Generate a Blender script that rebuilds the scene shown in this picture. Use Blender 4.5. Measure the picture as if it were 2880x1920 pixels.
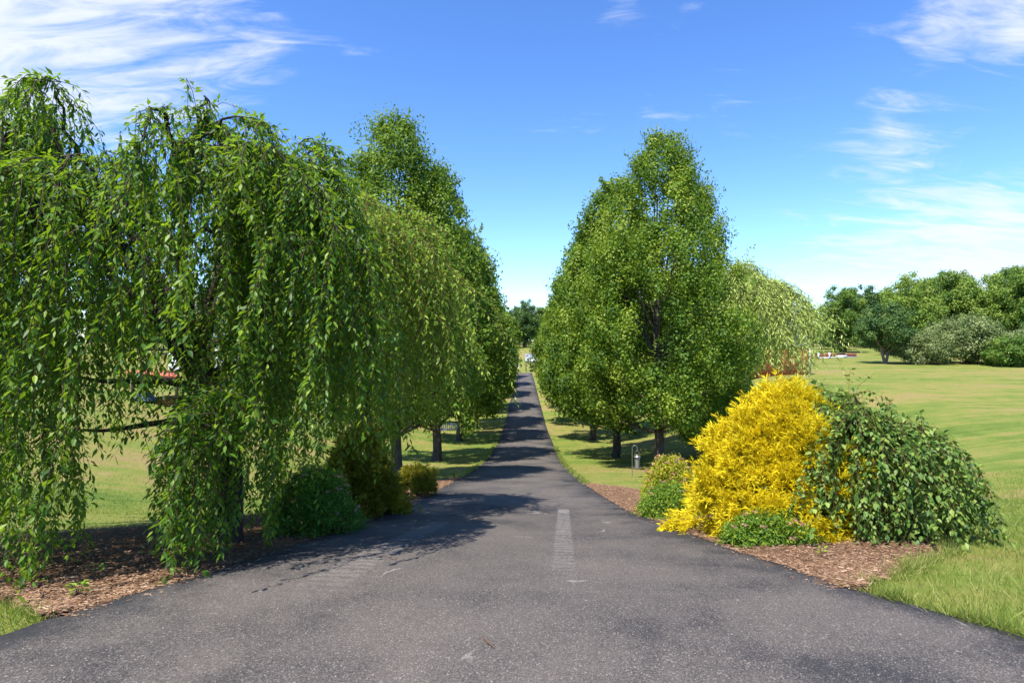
import bpy, math, random
import numpy as np
from mathutils import Vector, Matrix
S = bpy.context.scene
for o in list(bpy.data.objects): bpy.data.objects.remove(o)
COL = S.collection
# ------------------------------------------------------------------ camera, sky, sun, exposure
cam = bpy.data.cameras.new('camera'); cam.sensor_width = 36; cam.lens = 21.25; cam.clip_start = .05; cam.clip_end = 4000
co = bpy.data.objects.new('camera', cam); COL.objects.link(co)
co.location = (0, 0, 1.7); co.rotation_euler = (math.radians(90), 0, 0); S.camera = co
S.view_settings.view_transform = 'Standard'; S.view_settings.look = 'None'; S.view_settings.gamma = 1
S.view_settings.use_curve_mapping = False; S.view_settings.exposure = 0.93
SUN_EL = math.radians(62); TO = Vector((-.64, -.77, 0)).normalized()
tosun = Vector((TO.x*math.cos(SUN_EL), TO.y*math.cos(SUN_EL), math.sin(SUN_EL)))
sl = bpy.data.lights.new('sun', 'SUN'); sl.energy = 5.0; sl.angle = math.radians(.53); sl.color = (1, .95, .87)
so = bpy.data.objects.new('sun', sl); COL.objects.link(so); so.rotation_euler = tosun.to_track_quat('Z', 'Y').to_euler(); so.location = (-20, -15, 40)
cy = S.cycles; cy.max_bounces = 5; cy.diffuse_bounces = 3; cy.glossy_bounces = 2; cy.transmission_bounces = 3; cy.transparent_max_bounces = 4; cy.caustics_reflective = False; cy.caustics_refractive = False
W = bpy.data.worlds.new('World'); S.world = W; W.use_nodes = True

def world_nodes():
    nt = W.node_tree; N = nt.nodes; L = nt.links; N.clear()
    out = N.new('ShaderNodeOutputWorld'); bg = N.new('ShaderNodeBackground'); bg.inputs[1].default_value = .122
    L.new(bg.outputs[0], out.inputs[0])
    sky = N.new('ShaderNodeTexSky'); sky.sky_type = 'NISHITA'; sky.sun_disc = False
    sky.sun_elevation = SUN_EL; sky.sun_rotation = math.atan2(TO.x, TO.y); sky.air_density = 1.0; sky.dust_density = .25; sky.ozone_density = 2.6; sky.altitude = 300
    hs = N.new('ShaderNodeHueSaturation'); hs.inputs['Saturation'].default_value = 1.12; hs.inputs['Value'].default_value = .14
    L.new(sky.outputs[0], hs.inputs['Color'])
    gm = N.new('ShaderNodeGamma'); gm.inputs[1].default_value = 1.16; L.new(hs.outputs[0], gm.inputs[0]); wb = N.new('ShaderNodeMix'); wb.data_type = 'RGBA'; wb.blend_type = 'MULTIPLY'; wb.inputs[0].default_value = 1; wb.clamp_result = False; L.new(gm.outputs[0], wb.inputs[6]); wb.inputs[7].default_value = (7.6, 8.3, 9.8, 1)   # camera white balance
    tc = N.new('ShaderNodeTexCoord')
    def math_(op, a, b=None, c=None):
        m = N.new('ShaderNodeMath'); m.operation = op
        for i, v in enumerate((a, b, c)):
            if v is None: continue
            if isinstance(v, (int, float)): m.inputs[i].default_value = v
            else: L.new(v, m.inputs[i])
        return m.outputs[0]
    nrm = N.new('ShaderNodeVectorMath'); nrm.operation = 'NORMALIZE'; L.new(tc.outputs['Generated'], nrm.inputs[0])
    D = nrm.outputs[0]
    sep = N.new('ShaderNodeSeparateXYZ'); L.new(D, sep.inputs[0])
    zz = math_('ADD', math_('MAXIMUM', sep.outputs[2], 0.0), .22)
    comb = N.new('ShaderNodeCombineXYZ'); L.new(math_('DIVIDE', sep.outputs[0], zz), comb.inputs[0]); L.new(math_('DIVIDE', sep.outputs[1], zz), comb.inputs[1])
    # cloud banks: a direction, an angular radius and a weight each
    banks = [((-.82, .88, .47), 14, .85), ((-.52, .9, .50), 9, .5), ((-.95, .8, .42), 12, .4), ((.66, 1, .60), 4, .55), ((.80, 1, .60), 3.6, .66), ((.86, 1, .52), 2.6, .8),
             ((.70, 1, .50), 1.8, .42), ((.175, 1, .555), 2.8, .62), ((.29, 1, .55), 1.4, .45), ((.62, 1, .36), 3.4, .46), ((.66, 1, .33), 2.4, .12), ((.62, 1, .15), 6, .50), ((.78, 1, .14), 7, .55), ((.95, 1, .13), 8, .6),
             ((.45, 1, .16), 5, .36), ((.24, 1, .40), 3.0, .40), ((.36, 1, .42), 2.2, .36), ((-.42, 1, .51), 2.5, .28), ((-.40, 1, .40), 4.5, .24), ((.12, 1, .30), 3, .18)]
    tot = None
    for d, r, w in banks:
        v = Vector(d).normalized()
        dp = N.new('ShaderNodeVectorMath'); dp.operation = 'DOT_PRODUCT'; L.new(D, dp.inputs[0]); dp.inputs[1].default_value = v
        s = (math.radians(r)**2)/2
        e = math_('MULTIPLY', math_('EXPONENT', math_('DIVIDE', math_('SUBTRACT', dp.outputs['Value'], 1.0), s)), w)
        tot = e if tot is None else math_('ADD', tot, e)
    def noise(scale, detail, dist, stretch, rot, rough=.55):
        mp = N.new('ShaderNodeMapping'); L.new(comb.outputs[0], mp.inputs[0]); mp.inputs['Scale'].default_value = stretch; mp.inputs['Rotation'].default_value = (0, 0, rot)
        n = N.new('ShaderNodeTexNoise'); L.new(mp.outputs[0], n.inputs['Vector']); n.inputs['Scale'].default_value = scale; n.inputs['Detail'].default_value = detail
        n.inputs['Distortion'].default_value = dist; n.inputs['Roughness'].default_value = rough; return n.outputs['Fac']
    n1 = noise(2.4, 9, .9, (.6, 1.7, 1), .5); n2 = noise(7.5, 8, 1.0, (.55, 1.6, 1), .2, .62)
    nn = math_('ADD', math_('MULTIPLY', n1, .5), math_('MULTIPLY', n2, .5))
    den = math_('ADD', math_('MULTIPLY', math_('ADD', nn, -.5), 3.0), math_('ADD', math_('MULTIPLY', tot, .85), -.28))
    mr = N.new('ShaderNodeMapRange'); mr.interpolation_type = 'SMOOTHSTEP'; L.new(den, mr.inputs[0]); mr.inputs[1].default_value = .0; mr.inputs[2].default_value = .85; mr.inputs[3].default_value = 0; mr.inputs[4].default_value = .88
    mx = N.new('ShaderNodeMix'); mx.data_type = 'RGBA'; L.new(mr.outputs[0], mx.inputs[0]); L.new(wb.outputs[2], mx.inputs[6]); mx.inputs[7].default_value = (4.3, 4.5, 4.9, 1)
    L.new(mx.outputs[2], bg.inputs[0])
world_nodes()

# ------------------------------------------------------------------ terrain height
_D = np.arange(-60, 1600, .1)
def _tab(d, z, s=1.0):
    t = np.interp(_D, d, z); k = np.exp(-.5*(np.arange(-40, 41)*.1/s)**2); k /= k.sum()
    return np.convolve(np.pad(t, 40, mode='edge'), k, mode='valid')
_P = _tab([-60, 0, 3, 4, 6, 8, 12, 17.2, 25, 32, 38, 44, 52, 62, 75, 86, 100, 130, 170, 220, 1600], [0, 0, 0, -.06, -.36, -.72, -1.45, -2.25, -3.3, -3.9, -4.2, -4.35, -4.2, -3.75, -3.2, -2.8, -2.1, -.6, .9, 1.6, 2.2])
_FR = _tab([-60, 0, 5, 10, 15, 25, 40, 56, 75, 100, 150, 220, 1600], [0, 0, -.25, -.6, -.85, -1.1, -.8, -.35, 0, .5, 1.3, 1.65, 2.2])
_FL = _tab([-60, 0, 5, 8, 15, 25, 40, 55, 80, 150, 220, 1600], [0, 0, -.15, -.25, -.35, -.45, -.55, -.3, .2, 1.3, 1.65, 2.2])
def sst(a, b, x):
    t = np.clip((x-a)/(b-a), 0, 1); return t*t*(3-2*t)
def H(x, y):
    x = np.asarray(x, float); y = np.asarray(y, float)
    xr = .03*np.maximum(y, 0)-.2; u = np.abs(x-xr)
    P = np.interp(y, _D, _P); F = np.where(x > xr, np.interp(y, _D, _FR), np.interp(y, _D, _FL))
    s = sst(4., 19., u)
    return P*(1-s)+F*s
def g(x, y): return float(H(x, y))
EL = np.array([(-30, -9), (-30, .4), (-7, 1.2), (-4.2, 2.2), (-3.3, 3), (-3.03, 3.58), (-2.93, 3.88), (-2.53, 4.7), (-2.18, 6.35), (-1.93, 7.97), (-1.82, 11), (-1.72, 14.2), (-1.52, 17.5), (-1.28, 21.8), (-.86, 32.3), (-.48, 47), (.05, 64), (.85, 86)])
ER = np.array([(30, -9), (30, .4), (7, 1.2), (4.2, 2.2), (3.3, 3), (3.01, 3.55), (2.72, 4.08), (2.49, 4.52), (2.17, 5.75), (1.85, 9.35), (1.88, 15.4), (1.95, 21.8), (2.26, 33.3), (2.5, 47), (2.65, 61), (2.85, 86)])
def XL(y): return np.interp(y, EL[:, 1], EL[:, 0])
def XR(y): return np.interp(y, ER[:, 1], ER[:, 0])
ML = np.array([(-2.95, 3.86), (-3.5, 4.2), (-5.2, 4.45), (-6.2, 5), (-6.0, 6.4), (-5.2, 7.2), (-4.2, 8.2), (-3.7, 10), (-3.2, 13), (-2.4, 16), (-1.55, 17.7)])
MR = np.array([(2.55, 4.45), (3.35, 5.1), (4.15, 5.75), (4.7, 6.6), (4.8, 7.6), (4.3, 9), (3.7, 11), (3.3, 13), (2.8, 14.6), (1.95, 15.6)])
def inroad(x, y, m=0.): return (y < 86) & (x > XL(y)-m) & (x < XR(y)+m)
def inmulch(x, y):
    l = (y > 3.86) & (y < 17.7) & (x < XL(y)) & (x > np.interp(y, ML[:, 1], ML[:, 0]))
    r = (y > 4.45) & (y < 15.6) & (x > XR(y)) & (x < np.interp(y, MR[:, 1], MR[:, 0]))
    return l | r

# ------------------------------------------------------------------ mesh helpers
def meshobj(name, V, F, mat, parent=None, rnd=None, smooth=False, origin=None):
    """V (n,3) array, F list of index lists or (m,k) array (k = 3/4)"""
    me = bpy.data.meshes.new(name)
    V = np.asarray(V, np.float32)
    if origin is not None: V = V-np.asarray(origin, np.float32)
    if isinstance(F, np.ndarray): groups = [F]
    else: groups = [f for f in F if len(f)]
    loops = np.concatenate([f.ravel() for f in groups]).astype(np.int32)
    tot = np.concatenate([np.full(len(f), f.shape[1]) for f in groups]).astype(np.int32)
    start = np.concatenate([[0], np.cumsum(tot)[:-1]]).astype(np.int32)
    me.vertices.add(len(V)); me.vertices.foreach_set('co', V.ravel())
    me.loops.add(len(loops)); me.loops.foreach_set('vertex_index', loops)
    me.polygons.add(len(tot)); me.polygons.foreach_set('loop_start', start); me.polygons.foreach_set('loop_total', tot)
    if smooth: me.polygons.foreach_set('use_smooth', np.ones(len(tot), bool))
    if rnd is not None:
        a = me.attributes.new('rnd', 'FLOAT', 'FACE'); a.data.foreach_set('value', np.asarray(rnd, np.float32))
    me.update(calc_edges=True)
    if mat: me.materials.append(mat)
    o = bpy.data.objects.new(name, me); COL.objects.link(o)
    if parent: o.parent = parent
    return o
class MB:
    """collects boxes, tubes and polygons into one mesh"""
    def __init__(s): s.v = []; s.q = []; s.t = []; s.n = 0
    def add(s, V, Q=None, T=None):
        V = np.asarray(V, float); s.v.append(V)
        if Q is not None and len(Q): s.q.append(np.asarray(Q)+s.n)
        if T is not None and len(T): s.t.append(np.asarray(T)+s.n)
        s.n += len(V); return s
    def box(s, c, size, rz=0, rx=0, ry=0):
        h = np.array(size)/2; V = np.array([(x, y, z) for x in (-1, 1) for y in (-1, 1) for z in (-1, 1)])*h
        R = np.array(Matrix.Rotation(rz, 3, 'Z') @ Matrix.Rotation(ry, 3, 'Y') @ Matrix.Rotation(rx, 3, 'X'))
        return s.add(V @ R.T+np.array(c), [(0, 1, 3, 2), (4, 6, 7, 5), (0, 4, 5, 1), (2, 3, 7, 6), (0, 2, 6, 4), (1, 5, 7, 3)])
    def tube(s, pts, rad, sides=6):
        pts = np.asarray(pts, float); n = len(pts); rad = np.broadcast_to(rad, (n,))
        t = np.gradient(pts, axis=0); t /= np.linalg.norm(t, axis=1)[:, None]+1e-9
        ref = np.array([.31, .17, .93]); a = np.cross(t, ref); bad = np.linalg.norm(a, axis=1) < .2
        a[bad] = np.cross(t[bad], [1, 0, 0]); a /= np.linalg.norm(a, axis=1)[:, None]; b = np.cross(t, a)
        th = np.arange(sides)*2*math.pi/sides
        V = pts[:, None]+rad[:, None, None]*(np.cos(th)[None, :, None]*a[:, None]+np.sin(th)[None, :, None]*b[:, None])
        V = V.reshape(-1, 3); i = np.arange(n-1)[:, None]*sides; j = np.arange(sides)[None]; k = (j+1) % sides
        Q = np.stack([i+j, i+k, i+sides+k, i+sides+j], -1).reshape(-1, 4)
        s.add(V, Q); s.add(V[-sides:], None, [(0, m, m+1) for m in range(1, sides-1)]); return s
    def prism(s, poly, axis_vec):
        P = np.asarray(poly, float); n = len(P); V = np.concatenate([P, P+np.asarray(axis_vec, float)])
        T = [(0, i, i+1) for i in range(1, n-1)]+[(n, n+i+1, n+i) for i in range(1, n-1)]
        return s.add(V, [(i, n+i, n+(i+1) % n, (i+1) % n) for i in range(n)], T)
    def build(s, name, mat, parent=None, origin=None, smooth=False, rnd=None):
        F = []
        if s.q: F.append(np.concatenate(s.q))
        if s.t: F.append(np.concatenate(s.t))
        r = None
        return meshobj(name, np.concatenate(s.v), F, mat, parent, r, smooth, origin)
def nrm(a): return a/(np.linalg.norm(a, axis=-1, keepdims=True)+1e-9)
T_DIAMOND = (np.array([(0, 0, 0), (-.5, .45, .14), (0, 1, -.06), (.5, .45, .14)]), np.array([(0, 2, 1), (0, 3, 2)]))
T_LEAF = (np.array([(0, 0, 0), (0, .34, -.03), (0, .68, -.06), (0, 1, -.16), (-.46, .28, .10), (-.40, .62, .06), (.46, .28, .10), (.40, .62, .06)]),
          np.array([(0, 1, 4), (4, 1, 5), (1, 2, 5), (5, 2, 3), (0, 6, 1), (6, 7, 1), (1, 7, 2), (7, 3, 2)]))
T_LEAF4 = (np.array([(0, 0, 0), (0, .5, -.05), (0, 1, -.16), (-.47, .42, .09), (.47, .42, .09)]), np.array([(0, 1, 3), (3, 1, 2), (0, 4, 1), (4, 2, 1)]))
T_STRIP = (np.array([(-.5, 0, 0), (.5, 0, 0), (.4, .55, .06), (-.4, .55, .06), (0, 1, -.12)]), np.array([(0, 1, 2), (0, 2, 3), (3, 2, 4)]))
T_CHIP4 = (np.array([(-.5, .05, -.2), (.5, 0, -.2), (.1, 1, -.2), (.0, .4, .5)]), np.array([(0, 1, 3), (1, 2, 3), (2, 0, 3)]))
T_TRI = (np.array([(-.5, 0, 0), (.5, 0, 0), (0, 1, .1)]), np.array([(0, 1, 2)]))
T_CHIP = (np.array([(-.5, .05, -.2), (.42, -.0, -.2), (.5, .93, -.2), (-.38, 1, -.2), (-.1, .25, .5), (.12, .78, .45)]), np.array([(0, 1, 4), (1, 2, 5), (1, 5, 4), (2, 3, 5), (3, 0, 4), (3, 4, 5)]))
def frames(axis, normal):
    y = nrm(axis); x = nrm(np.cross(y, normal)); z = np.cross(x, y); return x, y, z
def leaves(P, axis, normal, length, width, tmpl, zs=None):
    tv, tf = tmpl; n = len(P); length = np.broadcast_to(length, (n,)); width = np.broadcast_to(width, (n,)); zs = width if zs is None else np.broadcast_to(zs, (n,))
    x, y, z = frames(axis, normal)
    V = P[:, None]+tv[None, :, 0, None]*(x*width[:, None])[:, None]+tv[None, :, 1, None]*(y*length[:, None])[:, None]+tv[None, :, 2, None]*(z*zs[:, None])[:, None]
    F = tf[None]+(np.arange(n)*len(tv))[:, None, None]
    return V.reshape(-1, 3), F.reshape(-1, 3), len(tf)
def leafobj(name, mat, parent, origin, rng, P, axis, normal, length, width, tmpl, rnd=None):
    V, F, k = leaves(P, axis, normal, length, width, tmpl)
    r = rng.random(len(P)) if rnd is None else rnd
    o = meshobj(name, V, F, mat, parent, np.repeat(r, k), False, origin); o['kind'] = 'stuff'; return o
def empty(name, loc, label, cat, group=None):
    o = bpy.data.objects.new(name, None); COL.objects.link(o); o.location = loc; o.empty_display_size = .1
    o['label'] = label; o['category'] = cat
    if group: o['group'] = group
    return o
def tag(o, label, cat=None, group=None, kind=None):
    o['label'] = label
    if cat: o['category'] = cat
    if group: o['group'] = group
    if kind: o['kind'] = kind
    return o
def copy_tree(root, loc, label, rz=0, sc=1, scz=None):
    r = root.copy(); COL.objects.link(r); r.location = loc; r.rotation_euler = (0, 0, rz); r.scale = (sc, sc, scz or sc); r['label'] = label
    for ch in root.children:
        c = ch.copy(); COL.objects.link(c); c.parent = r
    return r
def rsph(rng, n): return nrm(rng.normal(size=(n, 3)))

# ------------------------------------------------------------------ materials
def newmat(name):
    m = bpy.data.materials.new(name); m.use_nodes = True; nt = m.node_tree; nt.nodes.clear()
    out = nt.nodes.new('ShaderNodeOutputMaterial'); return m, nt, out
def pbsdf(nt, rough=.6, spec=.3, col=None, metal=0):
    b = nt.nodes.new('ShaderNodeBsdfPrincipled'); b.inputs['Roughness'].default_value = rough; b.inputs['Specular IOR Level'].default_value = spec; b.inputs['Metallic'].default_value = metal
    if col: b.inputs['Base Color'].default_value = (*col, 1)
    return b
def ramp(nt, fac, stops):
    r = nt.nodes.new('ShaderNodeValToRGB'); e = r.color_ramp.elements
    while len(e) < len(stops): e.new(.5)
    for i, (p, c) in enumerate(stops): e[i].position = p; e[i].color = (*c, 1)
    nt.links.new(fac, r.inputs[0]); return r.outputs[0]
def nz(nt, scale, detail=4, rough=.55, vec=None, dist=0):
    n = nt.nodes.new('ShaderNodeTexNoise'); n.inputs['Scale'].default_value = scale; n.inputs['Detail'].default_value = detail; n.inputs['Roughness'].default_value = rough; n.inputs['Distortion'].default_value = dist
    if vec is not None: nt.links.new(vec, n.inputs['Vector'])
    return n.outputs['Fac']
def objco(nt, scale=None, rot=None):
    t = nt.nodes.new('ShaderNodeTexCoord').outputs['Object']
    if scale or rot:
        m = nt.nodes.new('ShaderNodeMapping'); nt.links.new(t, m.inputs[0])
        if scale: m.inputs['Scale'].default_value = scale
        if rot: m.inputs['Rotation'].default_value = rot
        t = m.outputs[0]
    return t
def mixc(nt, fac, a, b, mode='MIX'):
    m = nt.nodes.new('ShaderNodeMix'); m.data_type = 'RGBA'; m.blend_type = mode
    for i, v in ((0, fac), (6, a), (7, b)):
        if isinstance(v, (int, float)): m.inputs[i].default_value = v
        elif isinstance(v, tuple): m.inputs[i].default_value = (*v, 1)
        else: nt.links.new(v, m.inputs[i])
    return m.outputs[2]
def mth(nt, op, a, b=None, c=None):
    m = nt.nodes.new('ShaderNodeMath'); m.operation = op
    for i, v in enumerate((a, b, c)):
        if v is None: continue
        if isinstance(v, (int, float)): m.inputs[i].default_value = v
        else: nt.links.new(v, m.inputs[i])
    return m.outputs[0]
def mrange(nt, v, a, b, lo=0., hi=1.):
    m = nt.nodes.new('ShaderNodeMapRange'); m.interpolation_type = 'SMOOTHSTEP'; nt.links.new(v, m.inputs[0])
    for i, k in enumerate((a, b, lo, hi)): m.inputs[i+1].default_value = k
    return m.outputs[0]
def bump(nt, h, strength, dist, bsdf):
    b = nt.nodes.new('ShaderNodeBump'); b.inputs['Strength'].default_value = strength; b.inputs['Distance'].default_value = dist
    nt.links.new(h, b.inputs['Height']); nt.links.new(b.outputs[0], bsdf.inputs['Normal'])
def leafmat(name, c0, c1, c2, trans=.32, tcol=(.20, .30, .02), rough=.42, spec=.4, obj=False):
    m, nt, out = newmat(name)
    a = nt.nodes.new('ShaderNodeAttribute'); a.attribute_name = 'rnd'; f = a.outputs['Fac']
    oi = nt.nodes.new('ShaderNodeObjectInfo')
    f = oi.outputs['Random'] if obj else mth(nt, 'ADD', mth(nt, 'MULTIPLY', f, .86), mth(nt, 'MULTIPLY', oi.outputs['Random'], .14))
    c = ramp(nt, f, [(0, c0), (.55, c1), (.93, c2), (1, tuple(v*1.15 for v in c2))])
    b = pbsdf(nt, rough, spec); nt.links.new(c, b.inputs['Base Color'])
    t = nt.nodes.new('ShaderNodeBsdfTranslucent'); nt.links.new(mixc(nt, .55, c, tcol), t.inputs[0])
    mx = nt.nodes.new('ShaderNodeMixShader'); mx.inputs[0].default_value = trans
    nt.links.new(b.outputs[0], mx.inputs[1]); nt.links.new(t.outputs[0], mx.inputs[2]); nt.links.new(mx.outputs[0], out.inputs[0]); return m
def plain(name, col, rough=.6, spec=.3, var=.15, scale=6, metal=0, bmp=0):
    m, nt, out = newmat(name); b = pbsdf(nt, rough, spec, metal=metal); n = nz(nt, scale, 5, .6, objco(nt))
    c = ramp(nt, n, [(.3, tuple(v*(1-var) for v in col)), (.7, tuple(min(1, v*(1+var)) for v in col))]); nt.links.new(c, b.inputs['Base Color'])
    if bmp: bump(nt, n, .6, bmp, b)
    nt.links.new(b.outputs[0], out.inputs[0]); return m
def barkmat(name, a, b_, sc=8):
    m, nt, out = newmat(name); b = pbsdf(nt, .9, .15); v = objco(nt, (sc, sc, sc*.18)); n = nz(nt, 3, 8, .65, v, .6); n2 = nz(nt, .5, 4, .6, v)
    c = ramp(nt, n, [(.35, a), (.6, b_), (.8, tuple(x*1.5 for x in b_))]); c = mixc(nt, mrange(nt, n2, .55, .75, 0, .5), c, (.16, .17, .12))
    nt.links.new(c, b.inputs['Base Color']); bump(nt, n, .9, .02, b); nt.links.new(b.outputs[0], out.inputs[0]); return m
M = {}
M['cherry'] = leafmat('cherry_leaf', (.026, .078, .010), (.074, .185, .014), (.27, .375, .03), .46, (.36, .54, .015), .45, .3)
M['cherry_light'] = leafmat('cherry_leaf_light', (.085, .16, .014), (.17, .32, .024), (.42, .50, .07), .50, (.36, .44, .04), .48, .3)
M['cherry_o'] = leafmat('cherry_leaf_single', (.030, .085, .010), (.078, .190, .014), (.23, .34, .026), .46, (.36, .54, .015), .45, .3, True)
M['cherry_light_o'] = leafmat('cherry_leaf_light_single', (.060, .115, .014), (.125, .205, .022), (.25, .29, .05), .40, (.36, .44, .04), .48, .3, True)
M['pear'] = leafmat('pear_leaf', (.038, .090, .010), (.104, .196, .017), (.26, .33, .034), .37, (.30, .44, .016), .5, .25)
M['dwarf'] = leafmat('dwarf_cherry_leaf', (.042, .100, .018), (.120, .215, .034), (.27, .34, .065), .3, (.26, .36, .03), .48, .3)
M['dwarf_o'] = leafmat('dwarf_cherry_leaf_single', (.042, .100, .018), (.120, .215, .034), (.27, .34, .065), .3, (.26, .36, .03), .48, .3, True)
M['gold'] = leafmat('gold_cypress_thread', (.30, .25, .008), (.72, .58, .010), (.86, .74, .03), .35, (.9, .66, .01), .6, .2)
M['gold_dim'] = leafmat('shaded_olive_cypress_thread', (.085, .095, .010), (.18, .18, .016), (.30, .27, .02), .3, (.35, .33, .01), .6, .2)  # gold cypress with shade put into its colour; the small olive shrub shares it
M['spirea'] = leafmat('spirea_leaf', (.045, .12, .012), (.12, .23, .022), (.28, .35, .03), .34, (.32, .45, .02), .5, .25)
M['spirea_gold'] = leafmat('spirea_gold_leaf', (.12, .18, .014), (.30, .34, .022), (.55, .45, .04), .34, (.5, .5, .02), .5, .25)
M['spirea_dark'] = leafmat('spirea_green_leaf', (.032, .11, .016), (.070, .19, .020), (.14, .26, .022), .34, (.24, .44, .02), .5, .25)
M['flower'] = leafmat('spirea_flower', (.40, .14, .13), (.58, .26, .23), (.66, .42, .36), .2, (.6, .3, .3), .7, .1)
M['willow'] = leafmat('willow_leaf', (.26, .36, .065), (.46, .56, .13), (.62, .70, .25), .38, (.48, .56, .12), .5, .25)
M['wood_a'] = leafmat('forest_leaf_mid', (.060, .125, .022), (.125, .22, .034), (.22, .30, .052), .34, (.26, .38, .03), .55, .2)
M['wood_b'] = leafmat('forest_leaf_dark', (.032, .078, .024), (.065, .13, .032), (.12, .19, .045), .25, (.15, .26, .03), .55, .2)
M['wood_c'] = leafmat('forest_leaf_light', (.10, .175, .028), (.19, .29, .042), (.28, .36, .068), .36, (.33, .42, .05), .55, .2)
M['olive'] = leafmat('olive_shrub_leaf', (.095, .14, .042), (.18, .24, .075), (.29, .335, .13), .25, (.28, .33, .1), .55, .2)
M['blade'] = leafmat('grass_blade', (.095, .155, .020), (.185, .255, .038), (.44, .40, .14), .34, (.38, .45, .05), .55, .2)
M['weed'] = leafmat('weed_leaf', (.10, .22, .015), (.20, .34, .02), (.32, .42, .04), .34, (.4, .55, .03), .45, .3)
M['chip'] = leafmat('wood_chip', (.070, .038, .022), (.215, .120, .070), (.40, .275, .175), .0, (.2, .1, .1), .85, .1)
M['chip_o'] = leafmat('wood_chip_single', (.10, .055, .032), (.24, .14, .082), (.42, .30, .20), .0, (.2, .1, .1), .85, .1, True)
M['bark'] = barkmat('cherry_bark', (.018, .014, .012), (.060, .046, .036))
M['bark_pear'] = barkmat('pear_bark', (.035, .028, .022), (.115, .095, .075))
M['bark_pale'] = barkmat('pale_bark', (.12, .09, .07), (.26, .20, .16))
M['twig'] = plain('twig', (.075, .050, .035), .8, .2, .3, 20)
M['twig_red'] = plain('twig_red', (.13, .06, .035), .8, .2, .3, 20)

def lawn_mat():
    m, nt, out = newmat('lawn'); b = pbsdf(nt, .9, .1); v = objco(nt)
    big = nz(nt, .16, 4, .6, v); mow = nz(nt, 1.0, 4, .65, objco(nt, (.05, .50, .2), (0, 0, -.12)), .8); mid = nz(nt, 1.3, 4, .65, v); fine = nz(nt, 45, 4, .7, v); fib = nz(nt, 9, 4, .7, objco(nt, (1.0, .5, 1)))
    f = mth(nt, 'ADD', mth(nt, 'MULTIPLY', mow, .85), mth(nt, 'ADD', mth(nt, 'MULTIPLY', big, .5), mth(nt, 'MULTIPLY', mid, .42)))
    c = ramp(nt, f, [(.68, (.078, .138, .020)), (.82, (.150, .192, .034)), (.93, (.228, .214, .055)), (1.0, (.275, .205, .082))])
    c = mixc(nt, mrange(nt, fine, .35, .7, 0, .45), c, (.09, .13, .024)); c = mixc(nt, mrange(nt, fib, .5, .8, 0, .4), c, (.34, .32, .10))
    nt.links.new(c, b.inputs['Base Color']); bump(nt, mth(nt, 'ADD', fine, fib), .8, .03, b); nt.links.new(b.outputs[0], out.inputs[0]); return m
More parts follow.
